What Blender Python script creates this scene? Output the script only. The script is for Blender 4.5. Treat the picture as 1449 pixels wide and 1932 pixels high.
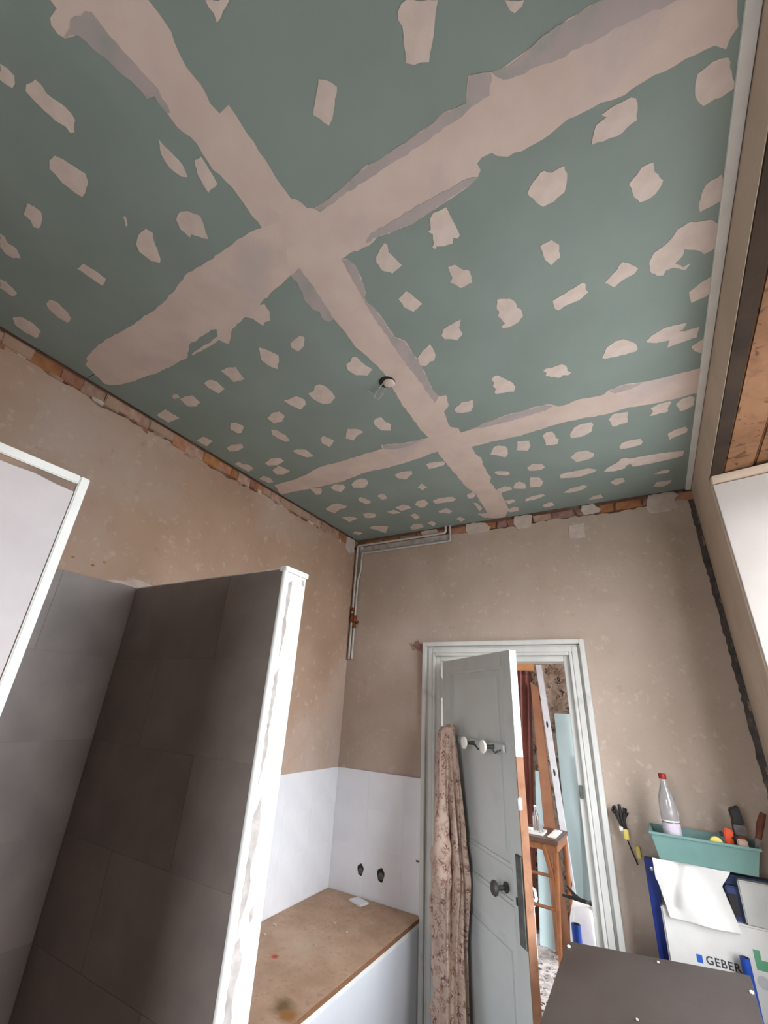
import bpy, bmesh, math, random
from mathutils import Vector, Matrix

for o in list(bpy.data.objects):
    bpy.data.objects.remove(o, do_unlink=True)
scene = bpy.context.scene
col = scene.collection
random.seed(7)

# ------------------------------------------------------------------ camera
cam_data = bpy.data.cameras.new('camera')
cam = bpy.data.objects.new('camera', cam_data)
col.objects.link(cam)
cam_data.sensor_fit = 'HORIZONTAL'
cam_data.sensor_width = 36.0
cam_data.lens = 36.0 * 803.8 / 1449.0
cam_data.clip_start = 0.02
right = Vector((0.86536699, 0.49846561, 0.05169155))
down = Vector((-0.1649952, 0.38079149, -0.90982109))
fwd = Vector((-0.47319823, 0.77880028, 0.41176882))
M = Matrix.Identity(4)
for i in range(3):
    M[i][0] = right[i]; M[i][1] = -down[i]; M[i][2] = -fwd[i]
M.translation = Vector((0, 0, 1.68))
cam.matrix_world = M
scene.camera = cam

# ------------------------------------------------------------------ world, daylight, exposure
world = bpy.data.worlds.new('world')
scene.world = world
world.use_nodes = True
wn = world.node_tree.nodes; wlk = world.node_tree.links
bg = wn['Background']
tcw = wn.new('ShaderNodeTexCoord'); sep = wn.new('ShaderNodeSeparateXYZ'); wlk.new(tcw.outputs['Generated'], sep.inputs[0])
rmp = wn.new('ShaderNodeMapRange'); rmp.inputs['From Min'].default_value = -.06; rmp.inputs['From Max'].default_value = .10
wlk.new(sep.outputs['Z'], rmp.inputs['Value'])
mixw = wn.new('ShaderNodeMix'); mixw.data_type = 'RGBA'
mixw.inputs[6].default_value = (3.9 * .97, 3.9 * .98, 3.9, 1)      # light ground outside
mixw.inputs[7].default_value = (18.0 * .93, 18.0 * .97, 18.0 * 1.02, 1)    # bright overcast sky
wlk.new(rmp.outputs['Result'], mixw.inputs[0]); wlk.new(mixw.outputs[2], bg.inputs['Color'])
bg.inputs['Strength'].default_value = 1.0

def portal(name, loc, rot, sx, sy):
    l = bpy.data.lights.new(name, 'AREA')
    l.shape = 'RECTANGLE'; l.size = sx; l.size_y = sy
    l.cycles.is_portal = True
    o = bpy.data.objects.new(name, l); col.objects.link(o)
    o.location = loc; o.rotation_euler = rot
    return o
# daylight enters through three window openings; front and hall ones unseen, guessed
portal('window_portal', (0.80, 1.53, 1.74), (0, math.radians(90), 0), 1.76, 1.2)
portal('front_fill_portal', (-.60, -1.6, 1.65), (math.radians(90), 0, 0), .84, 1.3)  # window behind the camera, added to fill the door and partition with light
portal('hall_window_portal', (1.40, 4.0, 1.55), (0, math.radians(90), 0), 1.7, 1.2)

vs = scene.view_settings
scene.display_settings.display_device = 'sRGB'
vs.view_transform = 'Standard'
vs.look = 'None'
vs.gamma = 1.0
vs.use_curve_mapping = False
vs.exposure = 0.0

# ------------------------------------------------------------------ materials
def lin(c):
    return tuple(((v / 255.0) / 12.92 if v / 255.0 <= 0.04045 else ((v / 255.0 + 0.055) / 1.055) ** 2.4) for v in c) + (1,)

def mat(name, c1, c2=None, scale=8.0, rough=0.8, bump=0.0, bscale=60.0, metal=0.0, detail=6.0,
        lo=0.35, hi=0.65, spec=0.3, vary=0.0, trans=0.0):
    m = bpy.data.materials.new(name)
    m.use_nodes = True
    nt = m.node_tree; N = nt.nodes; L = nt.links
    b = N['Principled BSDF']
    b.inputs['Roughness'].default_value = rough
    b.inputs['Metallic'].default_value = metal
    b.inputs['Specular IOR Level'].default_value = spec
    if trans: b.inputs['Transmission Weight'].default_value = trans
    tc = N.new('ShaderNodeTexCoord')
    out = None
    if c2 is not None:
        n = N.new('ShaderNodeTexNoise'); n.inputs['Scale'].default_value = scale
        n.inputs['Detail'].default_value = detail
        L.new(tc.outputs['Object'], n.inputs['Vector'])
        r = N.new('ShaderNodeValToRGB')
        r.color_ramp.elements[0].position = lo; r.color_ramp.elements[0].color = lin(c1)
        r.color_ramp.elements[1].position = hi; r.color_ramp.elements[1].color = lin(c2)
        L.new(n.outputs['Fac'], r.inputs['Fac'])
        out = r.outputs['Color']
    if vary > 0:
        oi = N.new('ShaderNodeObjectInfo')
        mp = N.new('ShaderNodeMapRange'); mp.inputs['To Min'].default_value = 1 - vary; mp.inputs['To Max'].default_value = 1 + vary
        L.new(oi.outputs['Random'], mp.inputs['Value'])
        hs = N.new('ShaderNodeHueSaturation'); hs.inputs['Color'].default_value = lin(c1)
        if out is not None: L.new(out, hs.inputs['Color'])
        L.new(mp.outputs['Result'], hs.inputs['Value'])
        out = hs.outputs['Color']
    if out is not None: L.new(out, b.inputs['Base Color'])
    else: b.inputs['Base Color'].default_value = lin(c1)
    if bump > 0:
        n2 = N.new('ShaderNodeTexNoise'); n2.inputs['Scale'].default_value = bscale; n2.inputs['Detail'].default_value = 5
        L.new(tc.outputs['Object'], n2.inputs['Vector'])
        bp = N.new('ShaderNodeBump'); bp.inputs['Strength'].default_value = bump; bp.inputs['Distance'].default_value = 0.004
        L.new(n2.outputs['Fac'], bp.inputs['Height']); L.new(bp.outputs['Normal'], b.inputs['Normal'])
    return m

def overlay(m, c, scale, lo, hi, amount=1.0, detail=5.0, dist=0.0):
    """a second colour in blotches of its own over an existing material"""
    nt = m.node_tree; N = nt.nodes; L = nt.links
    b = N['Principled BSDF']
    src = b.inputs['Base Color'].links[0].from_socket if b.inputs['Base Color'].links else None
    tc = N.new('ShaderNodeTexCoord'); n = N.new('ShaderNodeTexNoise')
    n.inputs['Scale'].default_value = scale; n.inputs['Detail'].default_value = detail; n.inputs['Distortion'].default_value = dist
    mp = N.new('ShaderNodeMapping'); mp.inputs['Location'].default_value = (3.7, 1.3, 5.1)
    L.new(tc.outputs['Object'], mp.inputs['Vector']); L.new(mp.outputs['Vector'], n.inputs['Vector'])
    r = N.new('ShaderNodeMapRange'); r.inputs['From Min'].default_value = lo; r.inputs['From Max'].default_value = hi
    r.inputs['To Max'].default_value = amount
    L.new(n.outputs['Fac'], r.inputs['Value'])
    mx = N.new('ShaderNodeMix'); mx.data_type = 'RGBA'
    if src: L.new(src, mx.inputs[6])
    else: mx.inputs[6].default_value = b.inputs['Base Color'].default_value
    mx.inputs[7].default_value = lin(c)
    L.new(r.outputs['Result'], mx.inputs[0])
    L.new(mx.outputs[2], b.inputs['Base Color'])
    return m

def spot(m, c, loc, rad, soft=0.5):
    """a stain at a fixed place of an object (object coordinates)"""
    nt = m.node_tree; N = nt.nodes; L = nt.links
    b = N['Principled BSDF']
    src = b.inputs['Base Color'].links[0].from_socket
    tc = N.new('ShaderNodeTexCoord'); vm = N.new('ShaderNodeVectorMath'); vm.operation = 'DISTANCE'
    nz = N.new('ShaderNodeTexNoise'); nz.inputs['Scale'].default_value = 14
    L.new(tc.outputs['Object'], nz.inputs['Vector'])
    ad = N.new('ShaderNodeVectorMath'); ad.operation = 'MULTIPLY_ADD'
    L.new(nz.outputs['Color'], ad.inputs[0]); ad.inputs[1].default_value = (rad, rad, 0)
    L.new(tc.outputs['Object'], ad.inputs[2])
    L.new(ad.outputs[0], vm.inputs[0]); vm.inputs[1].default_value = (loc[0] + rad * .5, loc[1] + rad * .5, loc[2])
    r = N.new('ShaderNodeMapRange'); r.inputs['From Min'].default_value = rad; r.inputs['From Max'].default_value = rad * (1 - soft)
    L.new(vm.outputs['Value'], r.inputs['Value'])
    mx = N.new('ShaderNodeMix'); mx.data_type = 'RGBA'
    L.new(src, mx.inputs[6]); mx.inputs[7].default_value = lin(c)
    L.new(r.outputs['Result'], mx.inputs[0]); L.new(mx.outputs[2], b.inputs['Base Color'])

MT = {}
MT['board'] = mat('green_plasterboard', (134, 149, 143), (142, 157, 151), 3, .75, .05, 250)
MT['filler'] = overlay(mat('joint_filler', (216, 199, 189), (207, 189, 179), 7, .8, .12, 90), (196, 184, 182), 5, .58, .72, .7)
MT['filler_thin'] = overlay(mat('thin_filler', (184, 172, 171), (172, 166, 164), 9, .8, .08, 90), (150, 160, 153), 12, .55, .75, .8)
MT['patch'] = mat('patch_filler', (218, 204, 195), (208, 193, 184), 20, .8, .15, 120, vary=.05)
MT['plaster'] = overlay(overlay(mat('wall_plaster', (184, 167, 154), (173, 156, 142), 2.2, .85, .5, 55), (204, 187, 176), 1.3, .52, .74, .75), (164, 144, 129), 1.9, .58, .78, .6)
MT['plaster_left'] = overlay(overlay(mat('wall_plaster_left', (182, 154, 134), (170, 142, 121), 2.0, .85, .5, 50), (194, 182, 174), 1.1, .48, .70, .8), (154, 127, 106), 2.3, .58, .78, .6)
for _k in ('plaster', 'plaster_left'):
    overlay(MT[_k], (206, 192, 180), 26, .60, .72, .35); overlay(MT[_k], (146, 126, 111), 17, .62, .75, .30, 8)
MT['substrate'] = overlay(mat('old_brickwork', (138, 106, 90), (112, 86, 74), 9, .9, .8, 30), (150, 125, 110), 6, .55, .7, .8)
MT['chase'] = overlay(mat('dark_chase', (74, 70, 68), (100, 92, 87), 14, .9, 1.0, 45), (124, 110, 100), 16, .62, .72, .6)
MT['brick_red'] = mat('brick_red', (160, 112, 90), (176, 130, 106), 25, .9, .6, 60, vary=.2)
MT['brick_ochre'] = mat('brick_ochre', (176, 128, 84), (160, 108, 74), 25, .9, .6, 60, vary=.15)
MT['mortar'] = mat('old_mortar', (186, 156, 138), (166, 134, 118), 25, .9, .6, 60, vary=.15)
MT['lilac'] = mat('lilac_mortar', (128, 98, 92), (160, 126, 114), 25, .9, .6, 60, vary=.15)
MT['dab'] = mat('plaster_dab', (206, 192, 182), (190, 174, 164), 18, .85, .6, 70)
MT['white_trim'] = mat('white_trim', (236, 238, 235), (226, 228, 225), 12, .5, .1, 60)
MT['white_plaster'] = overlay(mat('white_end_plaster', (232, 231, 228), (222, 220, 216), 10, .8, .3, 60), (196, 190, 186), 7, .6, .7, .7, 6, .6)
MT['smear'] = mat('grey_gypsum', (186, 180, 176), (152, 146, 142), 18, .85, .3, 70)
MT['tile_dark'] = overlay(mat('dark_stone_tile', (136, 125, 120), (122, 112, 108), 5, .42, .1, 90, vary=.04, spec=.4), (150, 140, 135), 2.6, .56, .75, .6)
MT['grout_dark'] = mat('dark_grout', (124, 114, 109), (114, 105, 100), 20, .9)
MT['tile_white'] = mat('white_wall_tile', (232, 233, 237), (226, 227, 232), 6, .22, .02, 40, spec=.5, vary=.012)
MT['grout_white'] = mat('white_grout', (224, 224, 227), (218, 218, 221), 20, .9)
MT['panel_plaster'] = overlay(mat('panel_plaster', (202, 196, 198), (192, 186, 188), 5, .75, .2, 60), (212, 208, 210), 3, .5, .7, .8)
MT['raw_board'] = mat('raw_board_top', (150, 128, 112), (128, 112, 100), 8, .85, .3, 60)
MT['chip'] = overlay(overlay(mat('chipboard', (186, 156, 132), (170, 140, 116), 7, .75, .25, 160), (158, 126, 102), 60, .55, .66, .6), (196, 172, 150), 3, .52, .7, .7)
MT['chip_edge'] = mat('chipboard_edge', (122, 86, 62), (140, 100, 74), 60, .85, .4, 120)
MT['front'] = mat('bench_front_white', (222, 226, 232), (214, 218, 226), 3, .3, .03, 40, spec=.5)
MT['paint'] = overlay(mat('grey_white_paint', (216, 215, 210), (206, 205, 201), 6, .5, .15, 40), (172, 174, 171), 9, .62, .74, .6, 6, .5)
MT['paint_leaf'] = overlay(mat('leaf_paint', (203, 208, 206), (195, 200, 198), 4, .5, .1, 40), (186, 186, 183), 5, .6, .75, .6)
MT['bare_wood'] = overlay(mat('bare_wood', (160, 118, 92), (138, 98, 74), 9, .75, .3, 60), (120, 80, 60), 14, .58, .7, .7)
MT['dark_metal'] = mat('worn_iron', (92, 92, 90), (66, 66, 64), 30, .5, .2, 60, metal=.6)
MT['grime'] = mat('grey_lock_plate', (112, 114, 112), (88, 90, 88), 25, .6, .2, 60, metal=.3)
MT['porcelain'] = mat('porcelain', (236, 234, 228), None, rough=.18, spec=.5)
MT['steel'] = mat('steel', (176, 178, 180), None, rough=.35, metal=.9)
MT['pipe'] = mat('painted_pipe', (200, 198, 190), (182, 180, 174), 20, .5, .1, 60)
MT['copper'] = mat('copper_fitting', (160, 92, 62), (120, 66, 44), 40, .4, .1, 60, metal=.6)
MT['lintel'] = overlay(overlay(mat('lintel_wood', (138, 100, 72), (118, 84, 58), 3, .8, .5, 30), (98, 66, 44), 7, .55, .72, .7, 6, 1.5), (160, 124, 94), 5, .6, .74, .6); overlay(MT['lintel'], (70, 48, 34), 11, .60, .66, .8, 8, 2.5)
MT['lintel_dark'] = mat('dark_shaded_beam', (58, 45, 34), (44, 34, 26), 6, .9, .5, 30)
MT['reveal'] = mat('reveal_paint', (182, 175, 170), (175, 168, 162), 4, .6, .08, 60)
MT['right_plaster'] = overlay(mat('right_wall_plaster', (204, 186, 168), (192, 174, 155), 3, .85, .4, 50), (176, 155, 136), 5, .58, .75, .5)
MT['floor'] = mat('cement_floor', (104, 97, 90), (88, 82, 76), 4, .85, .3, 40)
MT['work'] = overlay(overlay(mat('work_board', (70, 62, 59), (77, 69, 66), 5, .5, .08, 80), (120, 112, 109), 2.4, .66, .8, .5), (64, 56, 53), 4, .6, .75, .5)
MT['raw_wood'] = mat('trestle_wood', (176, 138, 96), (160, 122, 84), 8, .7, .2, 60)
MT['blue'] = mat('blue_enamel', (28, 52, 132), (22, 42, 112), 9, .4)
MT['blue_bright'] = mat('blue_plastic', (34, 74, 160), (26, 58, 134), 9, .35)
MT['navy'] = mat('navy_plastic', (52, 66, 104), (40, 50, 82), 9, .4)
MT['cistern'] = mat('white_polystyrene', (200, 198, 195), (193, 191, 188), 12, .7, .06, 160)
MT['paper'] = mat('white_paper', (208, 206, 203), (200, 198, 195), 8, .8, .08, 60)
MT['ink'] = mat('dark_ink', (58, 58, 64), None, rough=.7)
MT['ink_blue'] = mat('blue_ink', (40, 84, 176), None, rough=.7)
MT['ink_green'] = mat('green_ink', (86, 142, 110), None, rough=.7)
MT['ink_grey'] = mat('grey_ink', (172, 172, 172), None, rough=.7)
MT['grey_plate'] = mat('grey_plate', (176, 176, 172), (166, 166, 162), 9, .6)
MT['turq'] = mat('turquoise_plastic', (108, 141, 136), (101, 133, 128), 9, .45)
MT['bottle'] = mat('clear_plastic', (225, 228, 232), None, rough=.08, spec=.5, trans=.85)
MT['label'] = mat('bottle_label', (206, 196, 206), (190, 176, 192), 40, .6)
MT['red'] = mat('red_plastic', (138, 34, 34), None, rough=.4)
MT['orange'] = mat('orange_plastic', (224, 84, 40), None, rough=.4)
MT['yellow'] = mat('yellow_plastic', (232, 212, 110), None, rough=.5)
MT['black'] = mat('black_rubber', (34, 32, 32), (44, 42, 42), 30, .6)
MT['tool_brown'] = mat('tool_brown', (112, 62, 44), (86, 50, 38), 30, .7)
MT['rust_metal'] = mat('dull_tool_steel', (104, 100, 98), (80, 74, 70), 30, .5, metal=.5)
MT['ply'] = mat('pale_blue_board', (186, 206, 208), (178, 198, 200), 3, .75, .04, 80)
MT['plank'] = mat('brown_plank', (142, 100, 74), (128, 86, 62), 5, .5, .1, 40)
MT['tube'] = mat('dark_copper_tube', (104, 56, 44), (82, 42, 36), 4, .35, metal=.35)
MT['rail'] = mat('galvanised_rail', (206, 206, 208), (194, 194, 198), 14, .45, metal=.25)
MT['table_wood'] = mat('varnished_wood', (142, 92, 56), (120, 74, 44), 9, .45, .1, 40)
MT['table_top'] = mat('dark_table_top', (102, 78, 68), (84, 64, 56), 9, .4)
MT['glass'] = mat('glass', (235, 238, 240), None, rough=.05, spec=.5, trans=.9)
MT['sack'] = mat('white_sack', (240, 240, 240), (228, 228, 230), 9, .6, .2, 30)
MT['skirt'] = mat('brown_skirting', (112, 76, 58), (92, 62, 48), 9, .6, .1, 40)
MT['hall_ceiling'] = mat('hall_ceiling', (206, 150, 104), (196, 140, 96), 3, .8)

def floral(name, base, dark, mid, scale):
    m = bpy.data.materials.new(name); m.use_nodes = True
    nt = m.node_tree; N = nt.nodes; L = nt.links; b = N['Principled BSDF']; b.inputs['Roughness'].default_value = .85
    tc = N.new('ShaderNodeTexCoord')
    v = N.new('ShaderNodeTexVoronoi'); v.inputs['Scale'].default_value = scale
    nz = N.new('ShaderNodeTexNoise'); nz.inputs['Scale'].default_value = scale * 2.2; nz.inputs['Detail'].default_value = 3
    nz.inputs['Distortion'].default_value = 1.6
    L.new(tc.outputs['Object'], v.inputs['Vector']); L.new(tc.outputs['Object'], nz.inputs['Vector'])
    r = N.new('ShaderNodeMapRange'); r.inputs['From Min'].default_value = .72; r.inputs['From Max'].default_value = .3
    L.new(v.outputs['Distance'], r.inputs['Value'])
    r2 = N.new('ShaderNodeMapRange'); r2.inputs['From Min'].default_value = .47; r2.inputs['From Max'].default_value = .54
    L.new(nz.outputs['Fac'], r2.inputs['Value'])
    mu = N.new('ShaderNodeMath'); mu.operation = 'MULTIPLY'
    L.new(r.outputs['Result'], mu.inputs[0]); L.new(r2.outputs['Result'], mu.inputs[1])
    mx = N.new('ShaderNodeMix'); mx.data_type = 'RGBA'; mx.inputs[6].default_value = lin(base); mx.inputs[7].default_value = lin(dark)
    L.new(mu.outputs[0], mx.inputs[0])
    n3 = N.new('ShaderNodeTexNoise'); n3.inputs['Scale'].default_value = scale * .8
    L.new(tc.outputs['Object'], n3.inputs['Vector'])
    r3 = N.new('ShaderNodeMapRange'); r3.inputs['From Min'].default_value = .5; r3.inputs['From Max'].default_value = .7; r3.inputs['To Max'].default_value = .7
    L.new(n3.outputs['Fac'], r3.inputs['Value'])
    m2 = N.new('ShaderNodeMix'); m2.data_type = 'RGBA'; m2.inputs[7].default_value = lin(mid)
    L.new(mx.outputs[2], m2.inputs[6]); L.new(r3.outputs['Result'], m2.inputs[0])
    L.new(m2.outputs[2], b.inputs['Base Color'])
    return m
MT['wallpaper'] = floral('floral_wallpaper', (150, 134, 118), (48, 36, 30), (112, 88, 68), 12)
MT['robe'] = floral('floral_robe_cloth', (192, 170, 154), (116, 76, 72), (176, 144, 130), 26)
MT['mosaic'] = floral('mosaic_floor', (206, 200, 196), (30, 26, 24), (150, 144, 140), 20)

# ------------------------------------------------------------------ helpers
W = {}          # world origin of each object
class MB:
    """collects geometry in world coordinates and links it as ONE mesh object"""
    def __init__(s): s.v = []; s.f = []
    def add(s, vs, fs):
        k = len(s.v); s.v += [Vector(p) for p in vs]; s.f += [tuple(i + k for i in f) for f in fs]; return s
    def box(s, a, b):
        (x0, y0, z0), (x1, y1, z1) = a, b
        return s.hexa([(x0, y0, z0), (x1, y0, z0), (x1, y1, z0), (x0, y1, z0), (x0, y0, z1), (x1, y0, z1), (x1, y1, z1), (x0, y1, z1)])
    def hexa(s, p):
        return s.add(p, [(0, 3, 2, 1), (4, 5, 6, 7), (0, 1, 5, 4), (1, 2, 6, 5), (2, 3, 7, 6), (3, 0, 4, 7)])
    def prism(s, poly, f0, f1):
        """poly: 2D list; f0/f1 map (u,v) to 3D for the two faces"""
        n = len(poly)
        vs = [f0(*p) for p in poly] + [f1(*p) for p in poly]
        fs = [tuple(range(n)), tuple(reversed(range(n, 2 * n)))]
        for i in range(n): j = (i + 1) % n; fs.append((i, i + n, j + n, j))
        return s.add(vs, fs)
    def tube(s, pts, r, seg=12, cap=True):
        pts = [Vector(p) for p in pts]; n = len(pts)
        rs = r if isinstance(r, (list, tuple)) else [r] * n
        vs = []; fs = []
        up = Vector((0, 0, 1)) if abs((pts[1] - pts[0]).normalized().z) < .9 else Vector((1, 0, 0))
        for i, p in enumerate(pts):
            d = (pts[min(i + 1, n - 1)] - pts[max(i - 1, 0)]).normalized()
            a = up.cross(d)
            if a.length < 1e-4: a = Vector((0, 1, 0)).cross(d)
            a.normalize(); b = d.cross(a).normalized(); up = d.cross(a) * 1.0
            up = b
            for k in range(seg):
                t = 2 * math.pi * k / seg
                vs.append(p + (a * math.cos(t) + b * math.sin(t)) * rs[i])
        for i in range(n - 1):
            for k in range(seg):
                k2 = (k + 1) % seg
                fs.append((i * seg + k, i * seg + k2, (i + 1) * seg + k2, (i + 1) * seg + k))
        if cap:
            fs.append(tuple(reversed(range(seg)))); fs.append(tuple(range((n - 1) * seg, n * seg)))
        return s.add(vs, fs)
    def lathe(s, base, axis, prof, seg=20):
        """prof: list of (radius, height along axis)"""
        base = Vector(base); ax = Vector(axis).normalized()
        a = ax.orthogonal().normalized(); b = ax.cross(a)
        vs = []; fs = []
        for r, h in prof:
            for k in range(seg):
                t = 2 * math.pi * k / seg
                vs.append(base + ax * h + (a * math.cos(t) + b * math.sin(t)) * max(r, 1e-4))
        for i in range(len(prof) - 1):
            for k in range(seg):
                k2 = (k + 1) % seg
                fs.append((i * seg + k, i * seg + k2, (i + 1) * seg + k2, (i + 1) * seg + k))
        fs.append(tuple(reversed(range(seg)))); n = len(prof); fs.append(tuple(range((n - 1) * seg, n * seg)))
        return s.add(vs, fs)
    def build(s, name, m, parent=None, smooth=False, bevel=0.0, label=None, origin=None):
        lo = Vector((min(v.x for v in s.v), min(v.y for v in s.v), min(v.z for v in s.v)))
        hi = Vector((max(v.x for v in s.v), max(v.y for v in s.v), max(v.z for v in s.v)))
        c = Vector(origin) if origin is not None else (lo + hi) / 2
        me = bpy.data.meshes.new(name)
        me.from_pydata([tuple(v - c) for v in s.v], [], s.f)
        bm = bmesh.new(); bm.from_mesh(me)
        bmesh.ops.recalc_face_normals(bm, faces=bm.faces)
        if bevel > 0:
            bmesh.ops.bevel(bm, geom=[e for e in bm.edges if len(e.link_faces) == 2 and e.calc_face_angle(0) > .5], offset=bevel, segments=2, affect='EDGES', clamp_overlap=True)
        bm.to_mesh(me); bm.free(); me.update()
        if smooth:
            for p in me.polygons: p.use_smooth = True
            try: me.set_sharp_from_angle(angle=math.radians(40))
            except Exception: pass
        me.materials.append(MT[m] if isinstance(m, str) else m)
        o = bpy.data.objects.new(name, me); col.objects.link(o)
        W[o] = c
        if parent is not None:
            o.parent = parent; o.location = c - W[parent]
        else: o.location = c
        if label: o['label'] = label
        return o

def thing(name, loc, label, cat, group=None, kind=None):
    o = bpy.data.objects.new(name, None); o.empty_display_size = .05
    col.objects.link(o); o.location = loc; W[o] = Vector(loc)
    return tag(o, label, cat, group, kind)
def tag(o, label, cat, group=None, kind=None):
    o['label'] = label; o['category'] = cat
    if group: o['group'] = group
    if kind: o['kind'] = kind
    return o
def struct(o, label, cat): return tag(o, label, cat, kind='structure')

def rough_poly(poly, step, amp):
    out = []
    n = len(poly)
    for i in range(n):
        a = poly[i]; b = poly[(i + 1) % n]
        L = math.hypot(b[0] - a[0], b[1] - a[1]); k = max(1, int(L / step))
        out.append(a)
        if L < 1e-5: continue
        nx, ny = -(b[1] - a[1]) / L, (b[0] - a[0]) / L
        for j in range(1, k):
            t = j / k; d = random.uniform(-amp, amp)
            out.append((a[0] + (b[0] - a[0]) * t + nx * d, a[1] + (b[1] - a[1]) * t + ny * d))
    return out
def ragged(u0, u1, v, step, amp):
    n = max(2, int(abs(u1 - u0) / step)); pts = []
    ph = random.uniform(0, 6)
    for i in range(n + 1):
        u = u0 + (u1 - u0) * i / n
        pts.append((u, v + amp * (.6 * math.sin(u * 9 + ph) + random.uniform(-.7, .7))))
    return pts
# outlines of the joint bands, thin coats and filler patches, metres in the ceiling plane
BANDS = [[(-0.755,-0.078),(-0.8,-0.058),(-0.801,-0.046),(-0.827,-0.046),(-0.837,-0.04),(-0.839,-0.026),(-0.833,-0.016),(-0.802,-0.005),(-0.794,0.004),(-0.787,0.044),(-0.774,0.092),(-0.772,0.129),(-0.752,0.134),(-0.755,0.167),(-0.757,0.197),(-0.753,0.21),(-0.743,0.242),(-0.748,0.26),(-0.754,0.299),(-0.746,0.334),(-0.743,0.369),(-0.747,0.415),(-0.749,0.468),(-0.712,0.577),(-0.615,0.557),(-0.622,0.448),(-0.622,0.427),(-0.623,0.388),(-0.62,0.365),(-0.616,0.307),(-0.615,0.252),(-0.615,0.227),(-0.646,0.228),(-0.651,0.206),(-0.642,0.174),(-0.646,0.138),(-0.635,0.101),(-0.627,0.088),(-0.626,0.055),(-0.628,0.038),(-0.617,-0.001)],
[(-1.827,0.535),(-1.762,0.508),(-1.676,0.498),(-1.599,0.492),(-1.496,0.499),(-1.373,0.498),(-1.254,0.494),(-1.162,0.481),(-1.103,0.468),(-1.064,0.459),(-1.006,0.464),(-0.921,0.463),(-0.84,0.458),(-0.794,0.46),(-0.749,0.468),(-0.64,0.493),(-0.644,0.595),(-0.726,0.612),(-0.774,0.622),(-0.824,0.632),(-0.883,0.64),(-0.947,0.658),(-0.929,0.662),(-0.935,0.694),(-0.96,0.723),(-0.985,0.719),(-1.0,0.729),(-1.011,0.687),(-1.032,0.669),(-1.111,0.685),(-1.133,0.697),(-1.185,0.731),(-1.201,0.699),(-1.363,0.707),(-1.36,0.7),(-1.19,0.685),(-1.167,0.66),(-1.189,0.652),(-1.326,0.662),(-1.399,0.705),(-1.577,0.703),(-1.741,0.686),(-1.846,0.66),(-1.871,0.636)],
[(-0.714,0.487),(-0.622,0.448),(-0.611,0.456),(-0.599,0.487),(-0.584,0.497),(-0.548,0.497),(-0.475,0.491),(-0.419,0.481),(-0.344,0.483),(-0.29,0.484),(-0.237,0.482),(-0.188,0.475),(-0.141,0.483),(-0.128,0.455),(-0.12,0.442),(-0.077,0.46),(-0.054,0.466),(0.001,0.463),(0.043,0.457),(0.093,0.46),(0.133,0.462),(0.191,0.465),(0.35,0.553),(0.352,0.584),(0.358,0.626),(0.347,0.638),(0.342,0.653),(0.322,0.636),(0.307,0.634),(0.255,0.633),(0.199,0.63),(0.164,0.635),(0.118,0.625),(0.051,0.621),(0.013,0.63),(-0.023,0.633),(-0.087,0.629),(-0.109,0.615),(-0.119,0.602),(-0.143,0.6),(-0.157,0.607),(-0.154,0.625),(-0.166,0.637),(-0.193,0.646),(-0.223,0.649),(-0.294,0.656),(-0.361,0.662),(-0.468,0.647),(-0.505,0.657),(-0.522,0.654),(-0.571,0.65),(-0.603,0.652),(-0.735,0.604)],
[(-0.729,0.549),(-0.774,0.622),(-0.771,0.646),(-0.781,0.687),(-0.793,0.709),(-0.792,0.761),(-0.777,0.774),(-0.786,0.809),(-0.774,0.825),(-0.752,0.822),(-0.749,0.895),(-0.753,0.978),(-0.739,1.031),(-0.729,1.143),(-0.737,1.221),(-0.753,1.333),(-0.756,1.447),(-0.764,1.56),(-0.756,1.624),(-0.803,1.713),(-0.766,1.77),(-0.772,1.865),(-0.768,2.023),(-0.769,2.183),(-0.753,2.283),(-0.745,2.32),(-0.755,2.444),(-0.77,2.624),(-0.833,2.612),(-0.813,2.688),(-0.737,2.735),(-0.678,2.732),(-0.622,2.623),(-0.612,2.495),(-0.6,2.377),(-0.614,2.322),(-0.62,2.206),(-0.597,2.153),(-0.6,2.087),(-0.596,2.003),(-0.58,1.927),(-0.594,1.885),(-0.593,1.805),(-0.597,1.705),(-0.593,1.618),(-0.624,1.597),(-0.624,1.568),(-0.607,1.474),(-0.57,1.44),(-0.555,1.374),(-0.584,1.368),(-0.594,1.322),(-0.586,1.259),(-0.577,1.186),(-0.575,1.133),(-0.574,1.026),(-0.6,0.992),(-0.599,0.932),(-0.6,0.868),(-0.612,0.804),(-0.594,0.783),(-0.577,0.719),(-0.574,0.692),(-0.586,0.661),(-0.603,0.652),(-0.615,0.557)],
[(-1.847,1.689),(-1.745,1.689),(-1.659,1.684),(-1.56,1.665),(-1.452,1.633),(-1.257,1.632),(-1.114,1.623),(-1.018,1.622),(-1.002,1.584),(-0.905,1.619),(-0.76,1.632),(-0.671,1.644),(-0.71,1.774),(-0.763,1.766),(-0.894,1.79),(-1.072,1.803),(-1.223,1.796),(-1.435,1.831),(-1.584,1.827),(-1.772,1.816),(-1.901,1.807)],
[(-0.675,1.653),(-0.601,1.638),(-0.595,1.661),(-0.559,1.659),(-0.47,1.636),(-0.355,1.62),(-0.189,1.619),(-0.161,1.641),(-0.145,1.661),(-0.106,1.66),(-0.06,1.648),(0.031,1.662),(0.053,1.64),(0.105,1.63),(0.181,1.648),(0.366,1.658),(0.366,1.827),(0.355,1.81),(0.305,1.817),(0.22,1.813),(0.145,1.804),(0.119,1.795),(0.071,1.804),(-0.017,1.803),(-0.047,1.793),(-0.159,1.787),(-0.268,1.799),(-0.36,1.809),(-0.474,1.8),(-0.592,1.802),(-0.701,1.789)]]
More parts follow.
